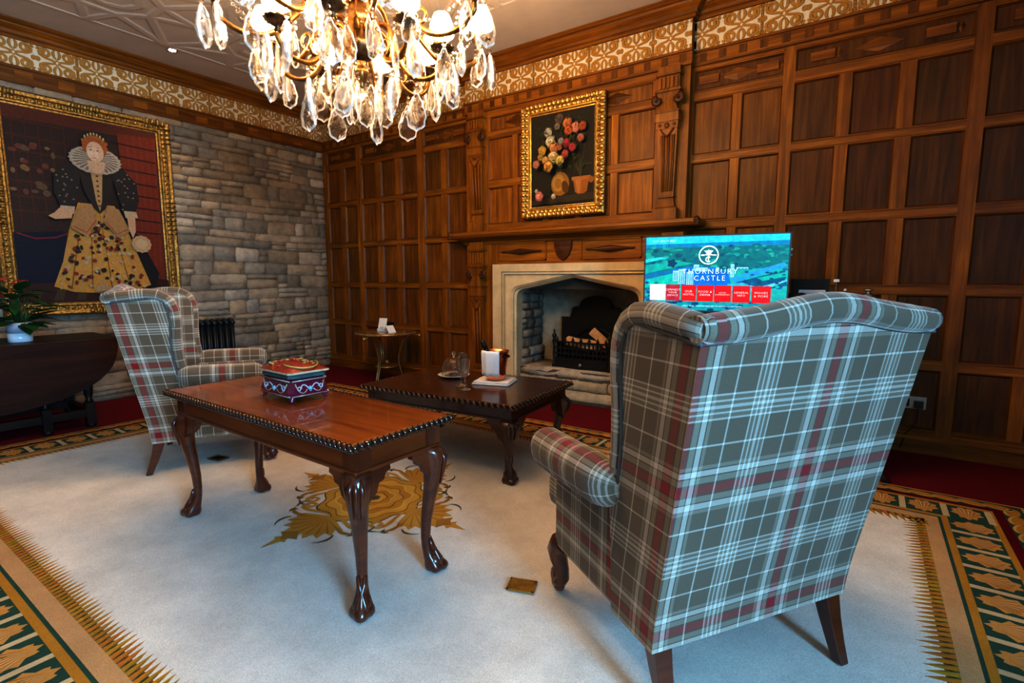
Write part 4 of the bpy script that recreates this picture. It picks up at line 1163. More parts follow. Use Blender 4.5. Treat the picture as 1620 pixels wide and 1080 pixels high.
def flute(x, y, label):
    t = thing('champagne_flute', label, 'glass', (x, y, TZ2+.001), 0, 'champagne flutes on the coffee table')
    m = MB()
    m.lathe([(.001, 0), (.038, 0), (.039, .002), (.02, .006), (.006, .012), (.005, .02), (.010, .03), (.005, .04), (.004, .06), (.008, .07), (.001, .075)], 28); m.build('stem_and_foot', GLASSM, t)
    m = MB()
    o = [(.004, .072), (.016, .085), (.026, .11), (.031, .15), (.032, .19), (.030, .225)]
    m.lathe(o+[(.0285, .225), (.0305, .19), (.0295, .15), (.0245, .112), (.014, .088), (.001, .078)], 28); m.build('bowl', GLASSM, t)
flute(-2.115, 2.53, 'champagne flute in front, nearest the table edge')
flute(-2.205, 2.60, 'champagne flute just behind the first, beside the glass dome')
nk = thing('folded_napkin', 'folded white napkin lying flat under the copper ice bucket', 'napkin', (-2.09, 2.825, TZ2+.001), R(18))
m = MB(); rr2 = random.Random(5)
for k in range(3):
    z = .0005+k*.007; s = 1-.04*k
    rows = []
    for i in range(9):
        rows.append([(lerp(-.13, .13, i/8)*s, lerp(-.115, .115, j/8)*s, z+.0065+(.003*sin(i*1.7+k)+.003*cos(j*1.3+i*.6) if 0 < k else 0)*(.4)) for j in range(9)])
    m.grid(rows)
    edge = [r0[0] for r0 in rows]+[p for p in rows[-1][1:]]+[r0[-1] for r0 in rows[::-1][1:]]+[p for p in rows[0][::-1][1:-1]]
    m.grid([[(p[0], p[1], z) for p in edge], [(p[0]*1.015, p[1]*1.015, z+.003) for p in edge], edge], True, cap0=True)
m.build('napkin_cloth', LINEN, nk)
ib = thing('ice_bucket', 'tapered copper ice bucket with a white cloth over the rim', 'ice bucket', (-2.085, 2.825, TZ2+.025))
m = MB()
o = [(.062, 0), (.066, .004), (.072, .06), (.080, .12), (.089, .175), (.094, .195), (.096, .20)]
m.lathe(o+[(.092, .199), (.086, .175), (.077, .12), (.069, .06), (.06, .008), (.001, .008)], 36); m.build('bucket_body', COPPER, ib)
for s in (0,):
    m = MB(); m.tube([(.088+.02*sin(a), .0+.028*cos(a), .165+.0*sin(a)) for a in [R(0+20*k) for k in range(10)]], .006, 8); m.sphere((.088, .03, .165), .009); m.sphere((.088, -.03, .165), .009); m.build('ring_handle', IRON, ib)
bt = thing('wine_bottle', 'dark wine bottle leaning in the ice bucket, only its neck showing', 'bottle', (-2.07, 2.83, TZ2+.062))
m = MB(); m.M = Matrix.Rotation(R(-24), 4, 'Y') @ Matrix.Rotation(R(10), 4, 'X')
m.lathe([(.02, .002), (.034, .008), (.034, .10), (.030, .135), (.017, .165), (.0155, .24), (.017, .242), (.017, .256), (.001, .257)], 20); m.build('bottle_glass', BOTTLE, bt)
m = MB(); m.M = Matrix.Rotation(R(-24), 4, 'Y') @ Matrix.Rotation(R(10), 4, 'X'); m.lathe([(.0165, .19), (.0168, .258), (.001, .2585)], 16); m.build('foil', plain('black_foil', (.02, .022, .025), .3, .6), bt)
np_ = thing('draped_napkin', 'white napkin draped over the rim of the copper ice bucket', 'napkin', (-2.085, 2.825, TZ2+.025))
m = MB()
ac = math.atan2(-2.825, 2.085)-R(28)
rows = []
for k, (r0, z) in enumerate([(.066, .155), (.080, .185), (.0935, .206), (.101, .204), (.104, .19), (.1025, .15), (.100, .10), (.098, .06), (.096, .035)]):
    rows.append([((r0+.003*sin(j*1.3+k*.2))*cos(ac+R(lerp(-42, 42, j/14))), (r0+.003*sin(j*1.3+k*.2))*sin(ac+R(lerp(-42, 42, j/14))), z+.004*sin(j*.9)*(1 if k == 8 else .2)) for j in range(15)])
m.grid(rows); o_ = m.build('napkin_cloth', LINEN, np_); sd = o_.modifiers.new('s', 'SOLIDIFY'); sd.thickness = .004; sd.offset = 1

# ------------------------------------------------------------------ round gilt side table with cards
st_ = thing('round_side_table', 'small round gilt side table with three curved legs, before the panelling', 'side table', (-4.51, 4.0, 0))
m = MB(); m.lathe([(.001, .575), (.32, .575), (.345, .582), (.35, .592), (.345, .603), (.33, .606), (.001, .606)], 48); m.build('tabletop', plain('gilt_marquetry', (.34, .20, .07), .25, .4, 1, 26, .1, var=.5, coat=.5), st_)
for k in range(3):
    a_ = R(-80+120*k)
    m = MB()
    rz_ = [(.37, .545), (.33, .565), (.27, .56), (.20, .50), (.155, .40), (.135, .30), (.14, .20), (.175, .08), (.205, .0)]
    for off in (-.012, .012):
        m.tube([(cos(a_)*r0-sin(a_)*off, sin(a_)*r0+cos(a_)*off, z+.007) for r0, z in rz_], [.007]*8+[.009], 8)
    m.sphere((cos(a_)*.375, sin(a_)*.375, .552), .022, 12, 8)
    m.build('leg', plain('gilt_leg', (.42, .30, .14), .3, .85, var=.25) if k == 0 else bpy.data.materials['gilt_leg'], st_)
m = MB(); m.lathe([(.001, .195), (.13, .195), (.138, .205), (.13, .216), (.001, .216)], 28); m.sphere((0, 0, .25), .03, 12, 8); m.lathe([(.012, .215), (.008, .235)], 10); m.build('lower_shelf', GOLDF, st_)
def card(name, label, cat, pts, loc, rz, th=.003, mat=PAPER):
    t = thing(name, label, cat, loc, rz); m = MB()
    for q in pts: m.prism(q[0], q[1], q[2])
    return t, m
ls = thing('leaflet', 'tall white leaflet leaning back on the round side table', 'leaflet', (-4.52, 3.94, .607), R(10))
m = MB(); m.prism([(-.055, 0), (.055, 0), (.055, .15), (-.055, .15)], lambda u, v: (u, v*.28, v), lambda u, v: (u, v*.28+.004, v), (1, 1, 1))
for k in range(5): m.prism([(-.035+.01*k, .02+.02*(k % 2)), (-.03+.01*k, .02), (-.018+.01*k, .06), (-.025+.01*k, .05)], lambda u, v: (u, v*.28-.0005, v), lambda u, v: (u, v*.28, v), (.35, .4, .5))
m.prism([(-.05, .0), (.05, 0), (.05, .035), (-.05, .035)], lambda u, v: (u, -.012, v), lambda u, v: (u, -.010, v), (.75, .8, .9)); m.prism([(-.052, 0), (.052, 0), (.052, .004), (-.052, .004)], lambda u, v: (u, -.012, v), lambda u, v: (u, .05, v), (.75, .8, .9))
m.build('leaflet_sheet', PAPER, ls)
hd = thing('holder', 'small black holder behind the white leaflet on the side table', 'holder', (-4.47, 4.035, .607), R(10))
m = MB(); m.box(-.035, .035, -.02, .02, 0, .10); m.box(-.04, .04, -.028, .028, 0, .012); m.build('holder_body', BLACKP, hd, bevel=.004)
tn = thing('tent_card', 'small white folded tent card on the round side table', 'card', (-4.375, 3.93, .607), R(-5))
m = MB(); m.prism([(-.055, 0), (.0, .078), (.055, 0), (.051, 0), (0, .071), (-.051, 0)], lambda u, v: (u, -.05, v), lambda u, v: (u, .05, v))
m.prism([(-.02, .02), (-.02, .035), (.0, .035), (0, .02)], lambda u, v: (u*1.3-.034+v*.0, -.0, v), lambda u, v: (u*1.3-.034, .0, v), (.6, .2, .15)) if False else None
m.build('tent_card_sheet', PAPER, tn)

# ------------------------------------------------------------------ drop-leaf table by the stone wall
LEAFW = wood('leaf_mahogany', (.014, .004, .002), (.030, .008, .003), (.052, .016, .005), .62, .0, (1.0, 14), .02, .15)
for m_ in (LEAFW, BLACKW): m_.node_tree.nodes['Principled BSDF'].inputs['Specular IOR Level'].default_value = .16
gt = thing('drop_leaf_table', 'dark oak drop-leaf table with its rounded leaf hanging down, by the stone wall', 'table', (-5.42, .62, 0))
m = MB(); m.box(-.36, .32, -1.04, 1.04, .70, .722, 'y'); m.build('tabletop', BLACKW, gt, bevel=.005)
def leafpoly(hw, dp, e=2.6, n=26): return [(hw*math.copysign(abs(cos(a))**(2/e), cos(a)), -dp*abs(sin(a))**(2/e)) for a in [pi*k/n for k in range(n+1)]]
m = MB(); m.prism(leafpoly(1.0, .50), lambda u, v: (.325, u, .715+v), lambda u, v: (.345, u, .715+v)); m.build('drop_leaf', LEAFW, gt)
m = MB(); m.prism(leafpoly(1.0, .50), lambda u, v: (-.385, u, .715+v), lambda u, v: (-.365, u, .715+v)); m.build('drop_leaf', BLACKW, gt)
def turned(x, y, sq=.032):
    m = MB()
    m.box(x-sq, x+sq, y-sq, y+sq, .03, .20, 'z'); m.box(x-sq, x+sq, y-sq, y+sq, .58, .70, 'z')
    m.lathe([(.022, .20), (.03, .215), (.02, .23), (.03, .27), (.034, .33), (.024, .42), (.02, .50), (.03, .53), (.02, .55), (.028, .57), (.024, .58)], 14, c=(x, y, 0)); m.lathe([(.03, 0), (.036, .015), (.028, .035)], 12, c=(x, y, 0))
    m.build('leg', BLACKW, gt)
for x in (-.26, .24):
    for y in (-.80, .80): turned(x, y)
turned(.27, .52, .028); turned(.27, -.5, .028)
m = MB()
for x in (-.26, .24): m.box(x-.024, x+.024, -.78, .78, .09, .15, 'y'); m.box(x-.018, x+.018, -.78, .78, .60, .70, 'y')
for y in (-.80, .80): m.box(-.24, .22, y-.022, y+.022, .09, .15, 'x'); m.box(-.24, .22, y-.018, y+.018, .60, .70, 'x')
m.build('stretcher', BLACKW, gt)
# potted anthurium
pt = thing('flower_pot', 'two-tone white and grey flower pot on the drop-leaf table', 'plant pot', (-5.32, 1.08, .7225))
m = MB()
m.lathe([(.066, 0), (.072, .004), (.0745, .07)], 32, (1, 1, 1)); m.lathe([(.0747, .07), (.077, .148), (.073, .15), (.070, .13), (.001, .128)], 32, (.55, .56, .62)); m.build('pot_body', CERAM, pt)
fp = thing('anthurium', 'red anthurium plant with dark green leaves growing in the white pot', 'plant', (-5.32, 1.08, .853))
m = MB(); r_ = random.Random(9)
def leaf(m, base, d, L, w, droop):
    d = Vector(d).normalized(); s = d.cross(Vector((0, 0, 1))).normalized(); up = s.cross(d)
    rows = []
    for i in range(7):
        t = i/6; ww = w*sin(pi*min(1, t*.93+.07))**.8*(1-.3*t)
        c = Vector(base)+d*(L*t)-Vector((0, 0, droop*t*t))
        rows.append([tuple(c-s*ww+up*.012*0), tuple(c-s*ww*.5-up*.010*ww/w), tuple(c-up*.016*ww/w), tuple(c+s*ww*.5-up*.010*ww/w), tuple(c+s*ww)])
    m.grid(rows)
for k in range(44):
    th = r_.random()*2*pi; el = r_.uniform(-.1, 1.2); rr_ = r_.uniform(.03, .13); hz = r_.uniform(.0, .27)
    b = (cos(th)*rr_, sin(th)*rr_, hz)
    m.tube([(cos(th)*.02, sin(th)*.02, -.01), (cos(th)*rr_*.6, sin(th)*rr_*.6, hz*.6), b], .003, 5)
    leaf(m, b, (cos(th), sin(th), el*.5), r_.uniform(.13, .20), r_.uniform(.038, .06), r_.uniform(.02, .08))
m.build('foliage', LEAFM, fp)
for k, (x, y, z, s) in enumerate(((.05, .02, .31, .05), (.02, -.07, .35, .048), (-.06, .05, .33, .045), (.03, -.16, .27, .04), (.07, -.10, .22, .04))):
    m = MB(); m.tube([(0, 0, 0), (x*.6, y*.6, z*.6), (x, y, z)], .003, 5, (.1, .2, .05)); m.build('stem', LEAFM, fp)
    m = MB()
    d = Vector((.75, -.3+.2*k, -.15)).normalized(); sd_ = d.cross(Vector((0, 0, 1))).normalized(); up = sd_.cross(d)
    rows = []
    for i in range(8):
        t = i/7; ww = s*.85*sin(pi*min(1, .12+t*.88))**.7
        c = Vector((x, y, z))+d*(s*2*(t-.25))
        rows.append([tuple(c+sd_*ww*q+up*(.25*ww*q*q)) for q in (-1, -.5, 0, .5, 1)])
    m.grid(rows); m.build('flower', PETAL, fp)

# ------------------------------------------------------------------ radiator
rd = thing('radiator', 'dark grey column radiator against the stone wall behind the far wing chair', 'radiator', (XL+.115, 2.78, 0))
def section(k):
    m = MB(); y = -.28+k*.066
    for x in (-.045, .045): m.tube([(x, y, .10), (x, y, .70)], .021, 10)
    m.tube([(-.045, y, .70), (-.03, y, .728), (0, y, .737), (.03, y, .728), (.045, y, .70)], .022, 10, el=1.15); m.tube([(-.045, y, .10), (0, y, .085), (.045, y, .10)], .022, 10)
    m.sphere((.058, y, .705), .027, 10, 7); m.sphere((.058, y, .115), .024, 10, 7)
    m.build('column', RADM, rd)
for k in range(9): section(k)
m = MB()
for z in (.11, .70): m.tube([(0, -.29, z), (0, .26, z)], .018, 8)
m.tube([(0, .26, .11), (0, .31, .11), (0, .31, .0)], .010, 8)
m.build('pipe', RADM, rd)
for y in (-.28, .248):
    m = MB(); m.box(-.06, .06, y-.018, y+.018, 0, .09, 'z'); m.build('foot', RADM, rd, bevel=.006)
# ------------------------------------------------------------------ framed pictures
def picture_frame(t, f, W, H, fw, mat, dep, orn, seed, full=True):
    # f(u,v,h) maps frame plane to the parent's local space; carved moulding with mitred corners
    m = MB(); r = random.Random(seed)
    prof = [(0, 0), (0, dep*.75), (fw*.12, dep), (fw*.30, dep*.92), (fw*.42, dep*.55), (fw*.62, dep*.5), (fw*.72, dep*.72), (fw*.82, dep*.7), (fw*.9, dep*.45), (fw, dep*.4)]
    def loop(i, h): return [f(i, i, h), f(W-i, i, h), f(W-i, H-i, h), f(i, H-i, h)]
    rows = [loop(i, h) for i, h in prof]
    m.grid(rows, True, smooth=False)
    # carved acanthus knobs
    for (a, b, c, d) in ((0, 0, W, 0), (W, 0, W, H), (W, H, 0, H), (0, H, 0, 0)):
        L = math.hypot(c-a, d-b); n = int(L/orn); ux, uy = (c-a)/L, (d-b)/L; nx, ny = -uy, ux
        for k in range(n):
            s = (k+.5)*L/n
            if s < fw*.5 or s > L-fw*.5: continue
            mid_ = abs(s-L/2) < L*.09 or s < fw*1.9 or s > L-fw*1.9
            for off, rr_, hh in (((.22, .30, .95), (.52, .26, .5)) if full or mid_ else ((.52, .15, .5), )):
                q = rr_*fw*r.uniform(.7, 1.15)
                x, y = a+ux*s+nx*fw*off, b+uy*s+ny*fw*off
                ring_ = []
                for i in range(4):
                    an = pi/2*i/3
                    ring_.append([f(x+(ux*cos(th)*orn*.46+nx*sin(th)*q)*cos(an), y+(uy*cos(th)*orn*.46+ny*sin(th)*q)*cos(an), dep*hh+q*.55*sin(an)) for th in [2*pi*j/8 for j in range(8)]])
                m.grid(ring_, True)
            x, y = a+ux*s+nx*fw*.9, b+uy*s+ny*fw*.9
    m.build('frame', mat, t)
    m = MB(); P = [f(0, 0, 0), f(W, 0, 0), f(W, H, 0), f(0, H, 0)]; Q = [f(0, 0, -.012), f(W, 0, -.012), f(W, H, -.012), f(0, H, -.012)]
    m.grid([Q, P], True, cap0=True, smooth=False); m.build('backing', BLACKW, t)

# flower still life over the mantel
fpx = thing('flower_painting', 'flower still life in a carved gilt frame hanging over the mantel', 'painting', (-2.425, YP-.013, 1.787))
fW, fH = .875, 1.045
ff = lambda u, v, h: (u-fW/2, -h-.0-v*.018, v)
picture_frame(fpx, ff, fW, fH, .105, GOLD, .045, .048, 2)
a = Art(lambda u, v, h: ff(u, v, .013+h), .0002)
a.rect(.09, fW-.09, .09, fH-.09, (.030, .024, .014))
pu = lambda x: .10+(x-105)/(600-105)*(fW-.2); pv = lambda y: .10+(950-y)/(950-180)*(fH-.2)
a.poly([(.09, .09), (fW-.09, .09), (fW-.09, .20), (.09, .17)], (.06, .042, .02)); a.poly([(.09, .09), (fW-.09, .09), (fW-.09, .135), (.09, .125)], (.02, .016, .012))
a.ell(pu(330), pv(830), .11, .02, (.012, .01, .008)); a.ell(pu(340), pv(770), .098, .108, (.30, .14, .025)); a.ell(pu(325), pv(760), .066, .08, (.44, .23, .05)); a.ell(pu(325), pv(765), .035, .045, (.33, .16, .03)); a.poly([(pu(310), pv(690)), (pu(345), pv(690)), (pu(350), pv(655)), (pu(305), pv(655))], (.32, .16, .04)); a.ell(pu(380), pv(800), .035, .06, (.12, .05, .012), rot=.3)
a.poly([(pu(440), pv(740)), (pu(560), pv(740)), (pu(545), pv(850)), (pu(520), pv(868)), (pu(480), pv(868)), (pu(455), pv(850))], (.36, .13, .025)); a.poly([(pu(455), pv(740)), (pu(500), pv(740)), (pu(497), pv(862)), (pu(470), pv(855))], (.48, .2, .05)); a.rect(pu(430), pu(570), pv(755), pv(725), (.42, .17, .035)); a.ell(pu(575), pv(760), .025, .03, (.34, .12, .025))
g_ = random.Random(8)
for k in range(22):
    x0 = pu(330+g_.uniform(-20, 20)); a.stroke(bez((x0, pv(670)), (x0+g_.uniform(-.05, .05), pv(560)), (pu(g_.uniform(230, 480)), pv(480)), (pu(g_.uniform(200, 560)), pv(g_.uniform(250, 600))), 6), .004, (.06, .075, .025))
for k in range(12): a.stroke(bez((pu(500), pv(730)), (pu(480+g_.uniform(-30, 40)), pv(640)), (pu(470+g_.uniform(-60, 90)), pv(620)), (pu(g_.uniform(430, 590)), pv(g_.uniform(470, 690))), 6), .0035, (.11, .085, .04))
for k in range(50): a.ell(pu(g_.uniform(200, 540)), pv(g_.uniform(260, 650)), .022, .010, (.035*g_.uniform(.7, 1.6), .05*g_.uniform(.7, 1.5), .015), 8, g_.uniform(0, 3))
FLW = [(340, 245, .055, (.16, .10, .07)), (255, 340, .05, (.5, .44, .30)), (275, 415, .06, (.60, .52, .33)), (330, 305, .035, (.30, .22, .16)), (410, 295, .055, (.58, .20, .06)), (470, 340, .052, (.62, .24, .14)), (420, 355, .048, (.50, .12, .03)), (525, 340, .045, (.42, .10, .03)), (515, 430, .040, (.48, .16, .10)), (370, 435, .035, (.34, .32, .28)),
       (225, 490, .05, (.62, .38, .06)), (320, 480, .055, (.60, .25, .10)), (365, 487, .03, (.5, .18, .07)), (420, 462, .045, (.42, .04, .04)), (465, 500, .042, (.44, .06, .06)), (320, 560, .06, (.64, .45, .22)), (415, 548, .04, (.42, .08, .06)), (225, 550, .035, (.46, .26, .08)), (265, 580, .04, (.56, .32, .08)), (195, 605, .042, (.50, .20, .12)), (380, 600, .05, (.62, .44, .12)), (295, 635, .055, (.60, .30, .07)), (225, 875, .05, (.62, .22, .16)), (205, 830, .022, (.5, .4, .3)), (342, 887, .028, (.60, .45, .32))]
for x, y, s, c in FLW:
    s *= .92; cx_, cy_ = pu(x), pv(y)
    a.ell(cx_, cy_, s*1.0, s*1.05, tuple(q*.35 for q in c), 20, 0, .10, 5, g_.random()*6)
    for ring_, npet in ((.62, 9), (.42, 7), (.2, 5)):
        o = g_.random()*6
        for k in range(npet):
            th = o+2*pi*k/npet; b_ = g_.uniform(.55, 1.2)*(1.12 if sin(th) > 0 and cos(th) < .3 else .85); t_ = g_.uniform(.9, 1.1)
            a.ell(cx_+s*ring_*cos(th), cy_+s*ring_*sin(th), s*.40, s*.24, (min(1, c[0]*b_), min(1, c[1]*b_*t_), min(1, c[2]*b_)), 9, th+pi/2)
    a.ell(cx_, cy_, s*.14, s*.12, tuple(q*.5 for q in c), 8)
for k in range(40): a.ell(pu(g_.uniform(190, 550)), pv(g_.uniform(260, 680)), .016, .006, (.03*g_.uniform(.7, 2), .045*g_.uniform(.7, 1.8), .014), 7, g_.uniform(0, 3))
a.mb.build('canvas', ARTG, fpx)

# tall portrait on the stone wall
PW, PH = 1.40, 1.925
pt_ = thing('portrait_painting', 'tall gilt framed portrait of a figure in a golden gown on the stone wall', 'painting', (XL+.062, 1.85, .873))
fq = lambda u, v, h: (h, u-PW/2+.0, v)
picture_frame(pt_, fq, PW, PH, .125, GOLDF, .05, .045, 5, False)
a = Art(lambda u, v, h: fq(u, v, .016+h), .0002)
U0, U1, V0, V1 = .115, PW-.115, .115, PH-.115
au = lambda x: U0+x*(U1-U0); av = lambda y: V0+y*(V1-V0)
P = lambda pts: [(au(x), av(y)) for x, y in pts]
a.rect(U0, U1, V0, V1, (.042, .022, .016))
a.poly(P([(.0, 1), (1, 1), (1, .94), (0, .93)]), (.11, .028, .014))
for k in range(7): a.poly(P([(.02, .93-.075*k), (.36, .925-.075*k), (.36, .915-.075*k), (.02, .918-.075*k)]), (.075, .026, .014))
for k in range(5): a.poly(P([(.05+.075*k, .95), (.058+.075*k, .95), (.062+.075*k, .4), (.054+.075*k, .4)]), (.09, .022, .014))
g_ = random.Random(12)
for k in range(26): a.ell(au(g_.uniform(.03, .34)), av(g_.choice([.80, .70, .60])+g_.uniform(-.03, .03)), g_.uniform(.015, .035), g_.uniform(.012, .03), g_.choice([(.22, .12, .05), (.16, .05, .03), (.13, .08, .04)]), 9)
a.poly(P([(.70, .95), (.98, .96), (.98, .12), (.80, .14), (.74, .5)]), (.17, .030, .012))
for k in range(5): a.poly(P([(.76+.05*k, .95), (.775+.05*k, .95), (.80+.04*k, .2), (.785+.04*k, .2)]), (.19, .036, .016))
for k in range(8): a.poly(P([(.66, .90-.07*k), (.97, .89-.07*k), (.97, .883-.07*k), (.66, .893-.07*k)]), (.035, .012, .012))
a.poly(P([(.0, .36), (.30, .38), (.34, .30), (.30, .06), (.0, .04)]), (.008, .012, .026)); a.stroke(P([(.02, .36), (.12, .335), (.24, .345), (.32, .37)]), .012, (.22, .02, .03))
a.poly(P([(.0, .0), (1, .0), (1, .12), (.0, .10)]), (.05, .018, .014))
for k in range(7): a.poly(P([(.05+.14*k, .01), (.11+.14*k, .01), (.13+.14*k, .07), (.08+.14*k, .07)]), g_.choice([(.11, .02, .015), (.07, .045, .02)]))
# train and gown
a.poly(P([(.62, .50), (.74, .46), (.93, .16), (.90, .07), (.60, .08)]), (.018, .015, .016))
a.poly(P([(.40, .54), (.64, .54), (.72, .40), (.80, .22), (.86, .09), (.72, .055), (.5, .045), (.32, .055), (.20, .085), (.27, .22), (.33, .40)]), (.52, .26, .055))
for k in range(9):
    x0 = .42+.022*k; x1 = .24+.067*k
    a.stroke(P([(x0, .52), (lerp(x0, x1, .55), .3), (x1, .07)]), [.003, .007, .011], (.20, .10, .035) if k % 2 else (.44, .28, .12))
for k in range(150):
    v = g_.uniform(.08, .48); w = lerp(.30, .10, (v-.08)/.4); a.ell(au(.525+g_.uniform(-w, w)), av(v), g_.uniform(.010, .022), g_.uniform(.010, .026), g_.choice([(.035, .022, .014), (.05, .03, .015), (.24, .04, .02), (.46, .33, .18)]), 7, g_.uniform(0, 3))
for s in (-1, 1):
    a.poly(P([(.53+s*.05, .54), (.53+s*.13, .52), (.53+s*.20, .40), (.53+s*.11, .36), (.53+s*.02, .44)]), (.37, .20, .08))
    a.stroke(P([(.53+s*.03, .45), (.53+s*.10, .38), (.53+s*.18, .41)]), .010, (.32, .07, .03))
# bodice and sleeves
a.poly(P([(.41, .73), (.65, .73), (.62, .60), (.57, .52), (.53, .49), (.49, .52), (.44, .60)]), (.030, .022, .018))
a.poly(P([(.49, .72), (.57, .72), (.55, .56), (.53, .50), (.51, .56)]), (.40, .26, .11))
for k in range(7): a.ell(au(.53), av(.53+.027*k), .011, .011, (.16, .05, .03), 7)
for s in (-1, 1):
    a.poly(P([(.53+s*.09, .735), (.53+s*.18, .75), (.53+s*.27, .68), (.53+s*.28, .58), (.53+s*.24, .50), (.53+s*.16, .50), (.53+s*.13, .60)]), (.026, .021, .020))
    for k in range(16): a.ell(au(.53+s*g_.uniform(.13, .26)), av(g_.uniform(.52, .72)), .008, .008, (.24, .17, .09), 6)
    a.poly(P([(.53+s*.16, .515), (.53+s*.25, .515), (.53+s*.26, .48), (.53+s*.17, .475)]), (.42, .32, .2))
a.poly(P([(.27, .50), (.36, .50), (.34, .45), (.24, .44), (.20, .455), (.24, .475)]), (.50, .30, .17)); a.poly(P([(.71, .49), (.77, .49), (.765, .40), (.74, .36), (.715, .42)]), (.50, .30, .17))
a.ell(au(.80), av(.33), .085, .085, (.46, .30, .15), 24, 0, .05, 12); a.ell(au(.80), av(.33), .05, .05, (.52, .36, .2), 18)
# round ruff, face and hair
a.ell(au(.53), av(.775), .20, .125, (.38, .30, .21), 48, 0, .035, 22); a.ell(au(.53), av(.775), .175, .105, (.20, .15, .11), 44, 0, .05, 22)
for k in range(26):
    th = 2*pi*k/26; a.stroke([(au(.53)+.05*cos(th), av(.785)+.04*sin(th)), (au(.53)+.185*cos(th), av(.775)+.112*sin(th))], [.004, .011], (.44, .36, .26))
a.poly(P([(.47, .77), (.59, .77), (.58, .72), (.53, .70), (.48, .72)]), (.50, .32, .19))
a.ell(au(.53), av(.845), .098, .092, (.33, .10, .025), 26, 0, .05, 9); a.ell(au(.53), av(.82), .066, .092, (.55, .36, .23), 26); a.ell(au(.515), av(.81), .045, .06, (.60, .42, .29), 20)
for s in (-1, 1): a.ell(au(.53+s*.022-.006), av(.828), .010, .005, (.06, .03, .02), 8); a.stroke(P([(.53+s*.035-.006, .842), (.53+s*.01-.006, .843)]), .003, (.20, .08, .03))
a.stroke(P([(.525, .83), (.52, .805), (.526, .80)]), .003, (.42, .24, .14)); a.stroke(P([(.508, .788), (.522, .785), (.536, .788)]), .006, (.42, .08, .05))
for k in range(9): a.ell(au(.455+.019*k), av(.872+.028*sin(pi*k/8)), .013, .017, (.36, .12, .03), 8)
for k in range(7): a.ell(au(.47+.02*k), av(.895+.02*sin(pi*k/6)), .008, .014, (.46, .36, .2), 6)
a.poly(P([(.46, .09), (.54, .10), (.53, .06), (.44, .05)]), (.38, .26, .15)); a.poly(P([(.62, .09), (.67, .10), (.68, .05), (.63, .045)]), (.38, .26, .15))
a.mb.build('canvas', ARTG, pt_)

# ------------------------------------------------------------------ television and sideboard
SBX, SBY = -.60, 3.98
sb = thing('sideboard', 'dark wooden sideboard under the television, mostly hidden by the near wing chair', 'sideboard', (SBX, SBY, 0))
m = MB(); m.box(-.70, .70, -.28, .27, .865, .90, 'x'); m.build('worktop', BLACKW, sb, bevel=.006)
m = MB(); m.box(-.67, .67, -.25, .26, .16, .865, 'z'); m.build('carcass', BLACKW, sb, bevel=.004)
for k in range(3):
    m = MB(); x = -.66+k*.443; m.box(x+.008, x+.427, -.268, -.25, .19, .845, 'z'); d_ = m.build('door', BLACKW, sb, bevel=.005)
    m = MB(); m.sphere((x+(.39 if k != 2 else .05), -.281, .52), .014, 10, 6); m.build('knob', BRASS, d_)
for sx in (-1, 1):
    for y, s in ((-.21, -1), (.20, 1)):
        m = MB(); rows = [[(sx*(.60+o)+q*w, y+s*o*.6+r_*w, z) for q, r_ in ((-1, -1), (1, -1), (1, 1), (-1, 1))] for z, o, w in ((0, .165, .022), (.015, .165, .022), (.02, .155, .017), (.10, .085, .024), (.17, .03, .05))]
        m.grid(rows, True, cap0=True, cap1=True, smooth=False); m.build('foot', BLACKW, sb)
tv = thing('television', 'flat screen television showing a blue castle welcome page', 'television', (-.905, 3.815, .901), R(12))
TW, TH, TB = .955, .548, .062
m = MB(); m.box(-TW/2, TW/2, -.002, .03, TB, TB+TH, 'x'); m.box(-.3, .3, .03, .06, TB+.05, TB+.35, 'x'); m.build('casing', BLACKP, tv, bevel=.003)
m = MB(); bz = plain('grey_bezel', (.10, .11, .12), .35, .5, var=.05)
for q in ((-TW/2, TW/2, TB, TB+.014), (-TW/2, TW/2, TB+TH-.010, TB+TH), (-TW/2, -TW/2+.010, TB, TB+TH), (TW/2-.010, TW/2, TB, TB+TH)): m.box(q[0], q[1], -.008, -.001, q[2], q[3])
m.build('bezel', bz, tv)
m = MB(); m.box(-.25, .25, -.08, .10, 0, .012); m.box(-.06, .06, .0, .03, .012, TB+.06); m.build('stand', BLACKP, tv, bevel=.003)
SW, SH_ = TW-.02, TH-.024
sx_ = lambda u: -SW/2+u*SW; sz_ = lambda v: TB+.014+SH_*(1-v)
a = Art(lambda u, v, h: (sx_(u), -.003-h, sz_(v)), .00002)
a.rect(0, 1, 0, 1, (.01, .36, .36)); a.rect(0, 1, 0, .10, (.02, .50, .78)); a.poly([(0, .10), (1, .08), (1, .16), (0, .17)], (.0, .22, .45))
g_ = random.Random(21)
a.poly([(0, .15), (1, .14), (1, .42), (0, .5)], (.0, .17, .20))
for k in range(130): a.ell(g_.uniform(0, 1), g_.uniform(.13, .42), g_.uniform(.01, .035), g_.uniform(.01, .03), g_.choice([(.0, .09, .16), (.0, .14, .2), (.0, .26, .26), (.01, .34, .30)]), 8)
a.poly([(.0, .30), (.12, .27), (.17, .29), (.0, .35)], (.02, .52, .58)); a.poly([(0, .38), (.25, .33), (.36, .36), (.0, .50)], (.0, .36, .34)); a.poly([(0, .60), (.22, .48), (.30, .50), (.36, .66), (0, .68)], (.0, .44, .40)); a.poly([(.0, .50), (.25, .44), (.25, .48), (0, .58)], (.0, .16, .36))
a.ell(.20, .36, .035, .055, (.0, .06, .14), 10, 0, .2, 5)
